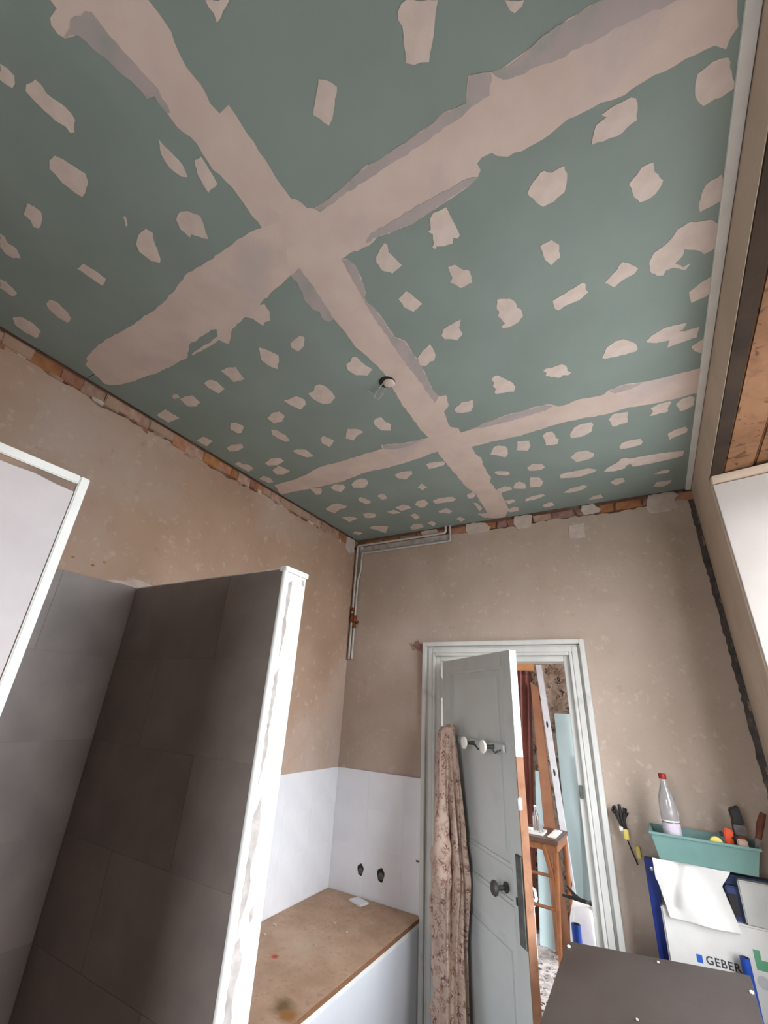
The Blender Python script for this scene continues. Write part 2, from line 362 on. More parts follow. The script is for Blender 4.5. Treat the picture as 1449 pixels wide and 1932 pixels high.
THIN = [[(-0.832,-0.017),(-0.803,-0.004),(-0.787,0.044),(-0.774,0.092),(-0.771,0.129),(-0.752,0.134),(-0.755,0.167),(-0.746,0.171),(-0.734,0.132),(-0.739,0.08),(-0.743,0.041),(-0.744,-0.009),(-0.781,-0.023)],
[(-0.582,0.499),(-0.549,0.498),(-0.476,0.492),(-0.42,0.482),(-0.344,0.485),(-0.29,0.485),(-0.238,0.483),(-0.189,0.477),(-0.141,0.484),(-0.127,0.456),(-0.119,0.444),(-0.077,0.46),(-0.091,0.496),(-0.145,0.498),(-0.212,0.504),(-0.312,0.507),(-0.404,0.507),(-0.504,0.507),(-0.573,0.513)],
[(-0.077,0.46),(-0.055,0.467),(0.0,0.464),(0.043,0.458),(0.093,0.461),(0.133,0.463),(0.191,0.465),(0.298,0.524),(0.243,0.529),(0.18,0.518),(0.125,0.515),(0.036,0.506),(-0.057,0.485)],
[(-0.775,0.623),(-0.772,0.648),(-0.781,0.687),(-0.793,0.708),(-0.792,0.761),(-0.777,0.774),(-0.786,0.809),(-0.774,0.825),(-0.751,0.822),(-0.738,0.73),(-0.734,0.655),(-0.732,0.616)],
[(-0.601,0.655),(-0.587,0.663),(-0.575,0.692),(-0.577,0.719),(-0.595,0.782),(-0.614,0.802),(-0.601,0.867),(-0.6,0.931),(-0.601,0.992),(-0.576,1.028),(-0.576,1.132),(-0.577,1.186),(-0.586,1.257),(-0.595,1.321),(-0.585,1.365),(-0.62,1.399),(-0.618,1.284),(-0.625,1.104),(-0.622,0.993),(-0.622,0.862),(-0.609,0.742)],
[(-0.553,1.657),(-0.471,1.64),(-0.355,1.623),(-0.191,1.622),(-0.164,1.644),(-0.199,1.663),(-0.366,1.673),(-0.489,1.664)],
[(0.054,1.644),(0.104,1.634),(0.181,1.651),(0.132,1.672),(0.074,1.673)],
[(-1.011,1.62),(-0.999,1.587),(-0.906,1.623),(-0.783,1.637),(-0.884,1.658),(-0.973,1.649)],
[(-0.361,0.661),(-0.294,0.655),(-0.223,0.647),(-0.193,0.645),(-0.166,0.636),(-0.192,0.627),(-0.279,0.626),(-0.375,0.627),(-0.479,0.629),(-0.507,0.646),(-0.468,0.646)]]
PATCHES = [[(-1.004,-0.066),(-0.998,-0.054),(-1.0,-0.041),(-1.015,-0.034),(-1.028,-0.034),(-1.033,-0.043),(-1.036,-0.054)],
[(-0.992,-0.021),(-0.964,-0.015),(-0.963,-0.002),(-0.97,0.009),(-0.961,0.033),(-0.958,0.057),(-0.963,0.068),(-0.991,0.08),(-1.001,0.075),(-0.997,0.064),(-1.007,0.045),(-1.009,0.023),(-1.009,-0.001),(-1.007,-0.016)],
[(-0.82,0.19),(-0.82,0.206),(-0.816,0.233),(-0.816,0.256),(-0.828,0.278),(-0.84,0.27),(-0.848,0.252),(-0.848,0.229),(-0.842,0.212)],
[(-1.114,0.08),(-1.091,0.081),(-1.08,0.096),(-1.072,0.118),(-1.063,0.142),(-1.077,0.156),(-1.116,0.168),(-1.131,0.169),(-1.138,0.151),(-1.142,0.124),(-1.136,0.106),(-1.135,0.09)],
[(-0.065,0.734),(-0.055,0.721),(-0.025,0.7),(-0.016,0.701),(0.0,0.714),(0.029,0.713),(0.03,0.744),(0.019,0.775),(-0.009,0.786),(-0.036,0.786),(-0.051,0.763)],
[(-0.065,0.891),(-0.034,0.887),(-0.017,0.913),(-0.021,0.953),(-0.049,0.966),(-0.062,0.94)],
[(0.163,0.831),(0.18,0.818),(0.192,0.805),(0.216,0.806),(0.219,0.832),(0.237,0.861),(0.227,0.881),(0.209,0.893),(0.185,0.892),(0.173,0.872),(0.168,0.845)],
[(-1.291,0.102),(-1.283,0.116),(-1.282,0.133),(-1.296,0.142),(-1.342,0.153),(-1.351,0.143),(-1.336,0.13),(-1.334,0.111)],
[(-1.468,0.103),(-1.467,0.115),(-1.483,0.129),(-1.479,0.15),(-1.504,0.171),(-1.526,0.159),(-1.53,0.14),(-1.516,0.121)],
[(-1.658,0.173),(-1.653,0.189),(-1.672,0.227),(-1.701,0.225),(-1.698,0.202),(-1.699,0.188)],
[(-1.378,0.278),(-1.343,0.278),(-1.337,0.299),(-1.331,0.344),(-1.367,0.353),(-1.371,0.321),(-1.374,0.29)],
[(-1.625,0.297),(-1.597,0.295),(-1.584,0.312),(-1.599,0.357),(-1.616,0.375),(-1.647,0.378),(-1.654,0.348),(-1.641,0.31)],
[(-1.814,0.269),(-1.782,0.279),(-1.773,0.313),(-1.792,0.352),(-1.845,0.361),(-1.852,0.328),(-1.844,0.29)],
[(-1.081,0.255),(-1.074,0.258),(-1.093,0.275),(-1.102,0.275)],
[(-1.093,0.308),(-1.055,0.308),(-1.048,0.325),(-1.07,0.344),(-1.097,0.381),(-1.115,0.394),(-1.135,0.378),(-1.14,0.342),(-1.127,0.323)],
[(-0.529,0.093),(-0.487,0.116),(-0.5,0.119),(-0.52,0.124),(-0.533,0.125),(-0.528,0.113)],
[(-0.406,0.292),(-0.392,0.301),(-0.378,0.322),(-0.401,0.345),(-0.42,0.362),(-0.435,0.369),(-0.455,0.335),(-0.431,0.314)],
[(-0.778,0.262),(-0.757,0.265),(-0.76,0.283),(-0.771,0.327),(-0.809,0.33),(-0.807,0.313),(-0.798,0.286)],
[(-0.922,0.325),(-0.901,0.335),(-0.881,0.359),(-0.893,0.382),(-0.916,0.415),(-0.934,0.397),(-0.948,0.382),(-0.96,0.387),(-0.961,0.376),(-0.964,0.356),(-0.952,0.334)],
[(-1.09,0.799),(-1.072,0.823),(-1.052,0.864),(-1.069,0.886),(-1.11,0.919),(-1.128,0.881),(-1.131,0.851)],
[(-0.946,0.832),(-0.909,0.826),(-0.9,0.838),(-0.929,0.873),(-0.968,0.884),(-0.977,0.853),(-0.965,0.837)],
[(-0.198,0.283),(-0.187,0.283),(-0.134,0.313),(-0.147,0.329),(-0.168,0.361),(-0.185,0.383),(-0.2,0.375),(-0.214,0.372),(-0.228,0.361),(-0.219,0.333),(-0.21,0.311),(-0.213,0.298),(-0.209,0.289)],
[(-0.024,0.374),(0.008,0.392),(0.002,0.398),(-0.012,0.4),(-0.019,0.392)],
[(-0.313,0.672),(-0.299,0.662),(-0.282,0.665),(-0.263,0.665),(-0.262,0.68),(-0.259,0.717),(-0.258,0.754),(-0.266,0.759),(-0.276,0.751),(-0.285,0.766),(-0.311,0.761),(-0.328,0.752),(-0.335,0.757),(-0.341,0.749),(-0.332,0.741),(-0.324,0.715),(-0.333,0.702),(-0.323,0.699)],
[(-0.502,0.696),(-0.479,0.681),(-0.46,0.671),(-0.454,0.681),(-0.462,0.703),(-0.446,0.757),(-0.484,0.767),(-0.509,0.741),(-0.51,0.711)],
[(-0.324,0.828),(-0.303,0.83),(-0.292,0.85),(-0.27,0.872),(-0.276,0.912),(-0.316,0.913),(-0.326,0.893),(-0.338,0.879),(-0.325,0.868),(-0.325,0.847)],
[(-0.511,0.857),(-0.476,0.841),(-0.467,0.857),(-0.45,0.911),(-0.489,0.925),(-0.508,0.899)],
[(-0.226,1.008),(-0.186,1.026),(-0.177,1.042),(-0.176,1.069),(-0.166,1.082),(-0.167,1.112),(-0.186,1.129),(-0.211,1.136),(-0.24,1.133),(-0.244,1.122),(-0.228,1.114),(-0.242,1.076),(-0.232,1.057),(-0.237,1.045)],
[(-0.428,1.04),(-0.39,1.033),(-0.356,1.026),(-0.372,1.056),(-0.378,1.059),(-0.375,1.09),(-0.401,1.111),(-0.416,1.097),(-0.441,1.084),(-0.446,1.064)],
[(-0.57,1.124),(-0.54,1.101),(-0.497,1.08),(-0.5,1.122),(-0.503,1.142),(-0.519,1.165),(-0.534,1.162),(-0.56,1.176),(-0.578,1.159)],
[(0.091,0.698),(0.104,0.663),(0.126,0.658),(0.117,0.648),(0.143,0.644),(0.174,0.645),(0.184,0.652),(0.187,0.665),(0.185,0.696),(0.164,0.701),(0.155,0.707),(0.117,0.704)],
[(0.296,0.669),(0.32,0.662),(0.335,0.664),(0.347,0.669),(0.356,0.698),(0.364,0.733),(0.351,0.735),(0.311,0.737),(0.298,0.718),(0.293,0.698)],
[(0.317,0.975),(0.321,0.941),(0.33,0.922),(0.361,0.913),(0.366,0.934),(0.366,0.964),(0.366,0.984),(0.346,0.989),(0.321,0.992)],
[(0.259,1.038),(0.272,1.017),(0.299,1.009),(0.329,1.023),(0.35,1.03),(0.366,1.051),(0.366,1.076),(0.366,1.107),(0.366,1.123),(0.358,1.129),(0.34,1.133),(0.323,1.111),(0.29,1.089),(0.288,1.11),(0.269,1.127),(0.29,1.152),(0.309,1.146),(0.297,1.166),(0.266,1.14),(0.246,1.141),(0.24,1.155),(0.223,1.147),(0.206,1.122),(0.204,1.089),(0.216,1.063),(0.239,1.053)],
[(0.084,1.103),(0.113,1.078),(0.136,1.052),(0.153,1.066),(0.175,1.097),(0.165,1.11),(0.132,1.118),(0.11,1.132)],
[(-0.068,1.096),(-0.038,1.087),(0.026,1.07),(0.033,1.081),(0.03,1.098),(0.036,1.115),(0.007,1.132),(-0.03,1.133),(-0.06,1.142),(-0.068,1.128)],
[(0.31,1.258),(0.334,1.239),(0.366,1.223),(0.366,1.286),(0.358,1.299),(0.319,1.306)],
[(0.19,1.421),(0.207,1.399),(0.238,1.383),(0.273,1.382),(0.31,1.389),(0.3,1.415),(0.289,1.419),(0.308,1.429),(0.348,1.427),(0.343,1.476),(0.299,1.48),(0.255,1.485),(0.263,1.451),(0.223,1.444)],
[(0.047,1.433),(0.066,1.389),(0.097,1.37),(0.122,1.373),(0.158,1.414),(0.164,1.446),(0.156,1.456),(0.105,1.452),(0.055,1.446)],
[(0.33,1.516),(0.354,1.501),(0.366,1.493),(0.366,1.567),(0.359,1.566),(0.34,1.546)],
[(-0.159,1.407),(-0.147,1.399),(-0.127,1.406),(-0.091,1.403),(-0.076,1.424),(-0.078,1.448),(-0.066,1.466),(-0.078,1.475),(-0.095,1.466),(-0.109,1.476),(-0.157,1.441),(-0.15,1.424)],
[(-0.355,1.37),(-0.34,1.352),(-0.325,1.354),(-0.304,1.389),(-0.285,1.42),(-0.279,1.452),(-0.292,1.478),(-0.321,1.467),(-0.36,1.46),(-0.368,1.447),(-0.354,1.428),(-0.36,1.405),(-0.349,1.391)],
[(-0.559,1.481),(-0.549,1.472),(-0.512,1.446),(-0.485,1.455),(-0.462,1.452),(-0.472,1.487),(-0.496,1.524),(-0.535,1.52),(-0.56,1.5)],
[(-0.526,1.912),(-0.49,1.85),(-0.465,1.85),(-0.437,1.87),(-0.434,1.905),(-0.442,1.942),(-0.463,1.973),(-0.496,1.937)],
[(-0.394,1.929),(-0.371,1.854),(-0.319,1.869),(-0.321,1.91),(-0.346,1.959)],
[(-0.252,1.852),(-0.231,1.835),(-0.205,1.837),(-0.198,1.869),(-0.198,1.904),(-0.187,1.919),(-0.2,1.958),(-0.253,1.949),(-0.25,1.898)],
[(-0.134,1.899),(-0.11,1.851),(-0.075,1.835),(-0.032,1.842),(-0.028,1.866),(-0.042,1.918),(-0.084,1.941),(-0.135,1.935)],
[(-0.164,2.119),(-0.133,2.077),(-0.084,2.079),(-0.054,2.125),(-0.057,2.154),(-0.081,2.173),(-0.142,2.177)],
[(-0.562,2.106),(-0.548,2.098),(-0.497,2.124),(-0.488,2.152),(-0.509,2.169),(-0.555,2.139)],
[(0.036,1.852),(0.056,1.819),(0.087,1.823),(0.114,1.83),(0.109,1.909),(0.049,1.919),(0.044,1.892)],
[(0.201,1.842),(0.227,1.828),(0.271,1.824),(0.276,1.84),(0.265,1.867),(0.264,1.9),(0.198,1.902),(0.21,1.867)],
[(0.294,1.861),(0.312,1.832),(0.342,1.825),(0.358,1.842),(0.356,1.899),(0.334,1.917),(0.312,1.918)],
[(0.269,2.085),(0.293,2.066),(0.337,2.058),(0.348,2.085),(0.343,2.109),(0.298,2.127),(0.276,2.145)],
[(0.064,2.112),(0.076,2.083),(0.107,2.072),(0.158,2.08),(0.165,2.108),(0.157,2.134),(0.111,2.143),(0.069,2.138)],
[(-0.027,2.343),(-0.004,2.307),(0.04,2.277),(0.063,2.239),(0.083,2.237),(0.102,2.257),(0.17,2.256),(0.246,2.264),(0.34,2.282),(0.338,2.33),(0.285,2.343),(0.208,2.35),(0.143,2.35),(0.111,2.345),(0.106,2.313),(0.087,2.319),(0.077,2.35),(0.022,2.36)],
[(0.209,2.484),(0.248,2.455),(0.284,2.471),(0.273,2.497)],
[(0.206,2.641),(0.223,2.59),(0.295,2.593),(0.292,2.627),(0.258,2.659)],
[(-0.006,2.492),(0.028,2.456),(0.063,2.466),(0.069,2.509),(0.023,2.54)],
[(-0.142,2.676),(-0.107,2.631),(-0.064,2.631),(-0.06,2.685)],
[(-0.165,2.467),(-0.145,2.458),(-0.128,2.49),(-0.152,2.515)],
[(-0.245,2.281),(-0.212,2.272),(-0.15,2.275),(-0.097,2.271),(-0.072,2.293),(-0.057,2.309),(-0.079,2.328),(-0.143,2.348),(-0.181,2.346),(-0.246,2.324)],
[(-0.387,2.127),(-0.358,2.103),(-0.314,2.116),(-0.299,2.154),(-0.324,2.185),(-0.385,2.167)],
[(-0.399,2.247),(-0.354,2.267),(-0.341,2.326),(-0.366,2.38),(-0.423,2.366),(-0.415,2.308)],
[(-0.519,2.34),(-0.495,2.283),(-0.468,2.268),(-0.442,2.307),(-0.451,2.37),(-0.481,2.362)],
[(-0.612,2.315),(-0.558,2.29),(-0.526,2.313),(-0.528,2.347),(-0.6,2.367)],
[(-0.489,2.515),(-0.438,2.488),(-0.375,2.486),(-0.37,2.512),(-0.435,2.539),(-0.493,2.545)],
[(-0.41,2.647),(-0.373,2.622),(-0.348,2.622),(-0.339,2.678),(-0.4,2.687)],
[(-0.263,2.512),(-0.217,2.476),(-0.137,2.467),(-0.126,2.489),(-0.165,2.522),(-0.23,2.535)],
[(-0.613,2.486),(-0.557,2.485),(-0.551,2.513),(-0.598,2.545)],
[(-0.635,2.624),(-0.575,2.595),(-0.558,2.623),(-0.571,2.673),(-0.631,2.668)],
[(-1.092,1.894),(-1.047,1.878),(-0.981,1.893),(-0.994,1.928),(-1.059,1.968),(-1.093,1.936)],
[(-0.876,1.863),(-0.853,1.855),(-0.777,1.872),(-0.778,1.904),(-0.811,1.913),(-0.88,1.915)],
[(-1.041,2.095),(-0.993,2.053),(-0.984,2.114),(-1.013,2.124),(-1.03,2.146),(-1.027,2.112)],
[(-1.161,2.306),(-1.124,2.262),(-1.073,2.263),(-1.07,2.319),(-1.12,2.365),(-1.148,2.36)],
[(-1.031,2.303),(-0.979,2.281),(-0.895,2.293),(-0.882,2.337),(-0.909,2.357),(-1.03,2.348)],
[(-0.798,2.305),(-0.754,2.285),(-0.751,2.338),(-0.787,2.366),(-0.811,2.356)],
[(-1.304,2.292),(-1.238,2.273),(-1.209,2.299),(-1.208,2.341),(-1.296,2.36)],
[(-1.391,2.334),(-1.333,2.323),(-1.311,2.383),(-1.376,2.378)],
[(-1.062,2.469),(-0.991,2.439),(-0.977,2.506),(-1.009,2.533),(-1.03,2.498),(-1.06,2.499)],
[(-1.27,2.446),(-1.227,2.434),(-1.22,2.506),(-1.266,2.533)],
[(-1.216,2.619),(-1.172,2.6),(-1.163,2.658),(-1.199,2.696)],
[(-0.997,2.632),(-0.962,2.612),(-0.942,2.663),(-0.981,2.694)],
[(-1.365,2.639),(-1.316,2.601),(-1.263,2.615),(-1.27,2.679),(-1.324,2.7),(-1.382,2.693)],
[(-0.802,2.437),(-0.783,2.446),(-0.773,2.531),(-0.804,2.574)],
[(-0.839,1.026),(-0.813,1.019),(-0.793,1.004),(-0.781,1.013),(-0.774,1.063),(-0.759,1.097),(-0.797,1.117),(-0.836,1.094),(-0.851,1.055)],
[(-1.092,1.095),(-1.057,1.093),(-1.037,1.072),(-1.009,1.07),(-0.994,1.093),(-0.989,1.134),(-0.998,1.171),(-1.038,1.193),(-1.075,1.183),(-1.092,1.141)],
[(-0.938,1.401),(-0.915,1.383),(-0.886,1.385),(-0.888,1.42),(-0.873,1.457),(-0.897,1.495),(-0.938,1.475),(-0.944,1.422)],
[(-1.081,1.391),(-1.037,1.417),(-1.027,1.448),(-1.07,1.458),(-1.11,1.488),(-1.14,1.457),(-1.115,1.426)],
[(-1.256,1.402),(-1.23,1.387),(-1.206,1.448),(-1.261,1.484),(-1.276,1.437)],
[(-1.44,1.428),(-1.395,1.456),(-1.401,1.521),(-1.442,1.514),(-1.466,1.459),(-1.47,1.427)],
[(-1.665,1.822),(-1.599,1.847),(-1.615,1.878),(-1.65,1.913),(-1.688,1.908)],
[(-1.535,1.865),(-1.488,1.843),(-1.44,1.87),(-1.452,1.907),(-1.51,1.942),(-1.538,1.913)],
[(-1.393,1.886),(-1.342,1.853),(-1.301,1.847),(-1.271,1.865),(-1.288,1.918),(-1.344,1.956),(-1.403,1.929)],
[(-1.326,2.087),(-1.289,2.071),(-1.274,2.087),(-1.283,2.147),(-1.328,2.147)],
[(-1.464,2.073),(-1.438,2.06),(-1.423,2.09),(-1.41,2.151),(-1.453,2.169),(-1.475,2.116)],
[(-1.768,2.115),(-1.681,2.075),(-1.633,2.077),(-1.601,2.136),(-1.623,2.159),(-1.671,2.157),(-1.75,2.204),(-1.765,2.163)],
[(-1.746,2.29),(-1.685,2.295),(-1.649,2.347),(-1.741,2.377)],
[(-1.569,2.296),(-1.522,2.296),(-1.483,2.34),(-1.528,2.384),(-1.587,2.359)],
[(-1.669,2.536),(-1.612,2.513),(-1.516,2.569),(-1.601,2.679),(-1.625,2.611)],
[(-1.85,2.585),(-1.804,2.553),(-1.771,2.608),(-1.821,2.631)],
[(-1.329,0.818),(-1.284,0.819),(-1.256,0.831),(-1.27,0.865),(-1.276,0.899),(-1.335,0.892),(-1.327,0.851)],
[(-1.457,0.838),(-1.418,0.835),(-1.4,0.855),(-1.407,0.906),(-1.454,0.913),(-1.465,0.874)],
[(-1.669,0.83),(-1.648,0.824),(-1.633,0.835),(-1.643,0.851),(-1.675,0.848)],
[(-1.653,0.859),(-1.61,0.859),(-1.577,0.869),(-1.587,0.918),(-1.631,0.929),(-1.664,0.911)],
[(-1.866,0.886),(-1.786,0.878),(-1.787,0.954),(-1.869,0.951)],
[(-1.583,1.097),(-1.554,1.106),(-1.544,1.147),(-1.594,1.18),(-1.619,1.173),(-1.624,1.134)],
[(-1.873,1.123),(-1.813,1.118),(-1.802,1.169),(-1.873,1.187)],
[(-1.782,1.248),(-1.731,1.237),(-1.677,1.257),(-1.694,1.284),(-1.745,1.296),(-1.797,1.28)],
[(-1.222,1.085),(-1.15,1.087),(-1.133,1.12),(-1.146,1.148),(-1.196,1.168),(-1.216,1.118)],
[(-1.383,1.146),(-1.333,1.128),(-1.299,1.135),(-1.298,1.173),(-1.341,1.2),(-1.387,1.192)],
[(-1.439,1.228),(-1.413,1.251),(-1.404,1.298),(-1.416,1.342),(-1.44,1.347),(-1.456,1.306),(-1.463,1.264)],
[(-1.706,1.462),(-1.644,1.438),(-1.586,1.456),(-1.589,1.49),(-1.651,1.508),(-1.709,1.488)],
[(-1.722,1.538),(-1.651,1.518),(-1.634,1.593),(-1.691,1.609),(-1.738,1.588)],
[(-1.877,1.389),(-1.831,1.384),(-1.838,1.407),(-1.806,1.436),(-1.816,1.48),(-1.871,1.49)],
[(-1.876,1.585),(-1.825,1.57),(-1.807,1.609),(-1.823,1.655),(-1.86,1.654)]]
# ------------------------------------------------------------------ dimensions of the room (metres)
XL, XR, YB, YF, ZC = -1.92, 0.392, 2.75, -1.5, 2.91
DX0, DX1, DZ = -1.167, -0.404, 1.962          # door opening

# floor
o = MB().box((XL - .1, YF, -.08), (.8, 2.87, 0)).build('floor', 'floor'); struct(o, 'bare grey cement floor of the bathroom', 'floor')

# ceiling: slab with plasterboard panels, joint bands and filler patches as parts
ceil = MB().box((XL - .1, YF, ZC + .013), (XR + .01, YB + .1, ZC + .08)).build('ceiling', 'substrate')
struct(ceil, 'ceiling of green plasterboard with filled joints and screw patches', 'ceiling')
xs = [XL + .012, -.681, .369]; ys = [YF, .58, 1.735, YB - .006]
for i in range(2):
    for j in range(3):
        MB().box((xs[i] + .0015, ys[j] + .0015, ZC), (xs[i + 1] - .0015, ys[j + 1] - .0015, ZC + .0125)).build('plasterboard_panel', 'board', ceil)
def flat(poly, name, m, depth, step=.012, amp=.002):
    p = rough_poly(poly, step, amp)
    return MB().prism(p, lambda x, y: (x, y, ZC + .001), lambda x, y: (x, y, ZC - depth)).build(name, m, ceil)
for k, b in enumerate(BANDS): flat(b, 'joint_band', 'filler', .0004 + .00012 * k, .016, .003)
for k, b in enumerate(THIN): flat(b, 'thin_filler_coat', 'filler_thin', .0013 + .00003 * k, .012, .003)
for k, b in enumerate(PATCHES): flat(b, 'filler_patch', 'patch', .0011 + .000003 * k, .010, .002)

# white edge profile along the right side of the new ceiling
o = MB().box((.364, YF, ZC - .010), (.390, 2.744, ZC + .013)).build('trim_1', 'white_trim', bevel=.0015)
struct(o, 'narrow white edge strip along the right side of the green ceiling', 'trim')

# left wall: old brickwork with a plaster coat that stops ragged below the ceiling
wl = MB().box((XL - .12, YF, 0), (XL - .016, YB + .1, ZC + .08)).build('wall_left', 'substrate')
struct(wl, 'left wall, beige plaster with broken brick edge under the ceiling', 'wall')
top = ragged(YB, YF, 2.842, .03, .014)
poly = [(YF, 0), (YB, 0)] + top
MB().prism(poly, lambda y, z: (XL - .016, y, z), lambda y, z: (XL, y, z)).build('plaster_coat', 'plaster_left', wl)
def chunk(name, m, parent, c, sx, sy, sz, j=.25):
    p = []
    for dz in (-1, 1):
        for dx, dy in ((-1, -1), (1, -1), (1, 1), (-1, 1)):
            p.append((c[0] + dx * sx / 2 * (1 + random.uniform(-j, 0)), c[1] + dy * sy / 2 * (1 + random.uniform(-j, 0)), c[2] + dz * sz / 2 * (1 + random.uniform(-j, 0))))
    return MB().hexa(p).build(name, m, parent, bevel=min(sx, sy, sz) * .12)
y = -.9
while y < 2.66:
    L = random.uniform(.05, .16)
    m = random.choice(['mortar', 'mortar', 'mortar', 'plaster_left', 'brick_red', 'brick_ochre', 'plaster_left'])
    h = random.uniform(.05, .075)
    chunk('brick', m, wl, (XL - .012 + random.uniform(-.004, .003), y + L / 2, ZC - .004 - h / 2), .03, L, h, .12)
    y += L + random.uniform(-.03, -.004)
y = 0.0
while y < 2.6:
    L = random.uniform(.03, .09)
    chunk('mortar_lump', random.choice(['mortar', 'mortar', 'brick_red', 'dab']), wl, (XL - .006, y, 2.848 + random.uniform(-.014, .014)), .018, L, random.uniform(.02, .045), .5)
    y += L + random.uniform(.01, .10)

# back wall with the door opening
def u_shape(x0, x1, top):
    return [(x0, 0), (DX0, 0), (DX0, DZ), (DX1, DZ), (DX1, 0), (x1, 0)] + top
wb = MB().prism(u_shape(XL - .12, .8, [(.8, ZC + .08), (XL - .12, ZC + .08)]), lambda x, z: (x, YB + .016, z), lambda x, z: (x, YB + .12, z)).build('wall_back', 'substrate')
struct(wb, 'back wall, pinkish beige plaster around the door opening', 'wall')
top = ragged(.364, XL, 2.838, .025, .010)
side = [(.364 + random.uniform(-.005, .004), z) for z in [.05 + .022 * i for i in range(125)]]
poly = [(XL, 0), (DX0, 0), (DX0, DZ), (DX1, DZ), (DX1, 0), (.364, 0)] + side + top
MB().prism(poly, lambda x, z: (x, YB + .016, z), lambda x, z: (x, YB, z)).build('plaster_coat', 'plaster', wb)
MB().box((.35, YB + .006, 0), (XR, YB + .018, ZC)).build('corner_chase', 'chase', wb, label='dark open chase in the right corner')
z = .3
while z < 2.8:
    s = random.uniform(.03, .10)
    chunk('mortar_lump', random.choice(['chase', 'chase', 'lilac']), wb, (.386 + random.uniform(-.004, .004), YB + .006, z), .012, .010, s, .5)
    z += random.uniform(.06, .2)
x = -1.85
while x < .3:
    L = random.uniform(.06, .19)
    m = random.choice(['brick_red', 'brick_red', 'lilac', 'brick_ochre', 'mortar'])
    chunk('brick', m, wb, (x + L / 2, YB + .012, ZC - .007 - .034), L, .026, random.uniform(.052, .066))
    x += L + random.uniform(-.012, .008)
# plaster dabs that hold the edge of the ceiling
dabs = [[(-.965, 2.905), (-.90, 2.908), (-.83, 2.895), (-.785, 2.86), (-.80, 2.83), (-.95, 2.825), (-.97, 2.86)],
        [(-.615, 2.906), (-.53, 2.907), (-.50, 2.895), (-.515, 2.815), (-.60, 2.812), (-.625, 2.85)],
        [(-.19, 2.906), (-.12, 2.907), (-.085, 2.86), (-.10, 2.845), (-.185, 2.845), (-.20, 2.875)],
        [(.18, 2.906), (.30, 2.907), (.325, 2.88), (.30, 2.85), (.315, 2.80), (.26, 2.785), (.17, 2.79), (.155, 2.83)],
        [(-1.33, 2.906), (-1.20, 2.907), (-1.18, 2.87), (-1.21, 2.852), (-1.30, 2.852)]]
for d in dabs:
    MB().prism(rough_poly(d, .015, .004), lambda x, z: (x, YB + .01, z), lambda x, z: (x, YB - .006, z)).build('plaster_dab', 'dab', wb)
d = [(-1.915, 2.90), (-1.915, 2.80), (-1.86, 2.79), (-1.85, 2.85), (-1.86, 2.905)]
MB().prism(rough_poly([(2.60, 2.90), (2.60, 2.80), (2.66, 2.775), (2.715, 2.80), (2.715, 2.905)], .015, .003), lambda y, z: (XL - .01, y, z), lambda y, z: (XL + .006, y, z)).build('plaster_dab', 'dab', wl)
MB().prism(rough_poly([(-.283, 2.785), (-.192, 2.79), (-.194, 2.692), (-.283, 2.698)], .02, .0025), lambda x, z: (x, YB + .002, z), lambda x, z: (x, YB - .004, z)).build('square_plaster_patch', 'dab', wb, label='square pale plaster patch')
# broken plaster beside the door frame: crumbled hole showing brick
MB().prism(rough_poly([(-1.385, 2.065), (-1.378, 2.08), (-1.362, 2.074), (-1.358, 2.092), (-1.345, 2.078), (-1.338, 2.108), (-1.328, 2.078), (-1.31, 2.09), (-1.284, 2.075), (-1.284, 1.97), (-1.30, 2.0), (-1.32, 2.03), (-1.345, 2.028), (-1.35, 2.042), (-1.38, 2.035), (-1.366, 2.052)], .008, .003), lambda x, z: (x, YB + .002, z), lambda x, z: (x, YB - .0012, z)).build('plaster_hole', 'lilac', wb, label='crumbled hole in the plaster showing brick')
for c in ((-1.378, 2.06), (-1.368, 2.045), (-1.35, 2.09), (-1.30, 2.03), (-1.325, 2.055), (-1.31, 2.08), (-1.385, 2.075)):
    chunk('plaster_chip', random.choice(['dab', 'brick_red', 'plaster']), wb, (c[0], YB - .002, c[1]), .018, .008, .014, .4)

# right wall with the deep window recess
wr = MB()
wr.box((XR, 2.228, 0), (.8, YB + .02, ZC + .08))          # pier beside the back wall
wr.box((XR, YF, 0), (.8, 2.228, .82))                      # below the sill
wr.box((XR, YF, .82), (.8, .42, ZC + .08)); wr.box((.70, .42, .82), (.8, .93, 2.71))                 # near pier
wr = wr.build('wall_right', 'right_plaster')
struct(wr, 'right wall, beige plaster around the deep window recess', 'wall')
# wall face above the lintel
MB().hexa([(XR, .425, 2.80), (.397, .425, 2.80), (.397, 2.228, 2.705), (XR, 2.228, 2.705), (XR, .425, ZC + .08), (.397, .425, ZC + .08), (.397, 2.228, ZC + .08), (XR, 2.228, ZC + .08)]).build('lintel_facing', 'right_plaster', wr)
def beam(x0, x1, dz, m, bev=.006):
    o = MB().hexa([(x0, .425, 2.80 + dz), (x1, .425, 2.80 + dz), (x1, 2.228, 2.705 + dz), (x0, 2.228, 2.705 + dz), (x0, .425, ZC + .08), (x1, .425, ZC + .08), (x1, 2.228, ZC + .08), (x0, 2.228, ZC + .08)]).build('lintel_beam', m, wr, bevel=bev)
    return o
beam(.3935, .440, -.003, 'lintel_dark', .002)  # dark wood, colour deepened to hold the shade beside the facing
beam(.442, .548, .003, 'lintel')
beam(.554, .66, .012, 'lintel')
beam(.664, .80, .0, 'lintel')
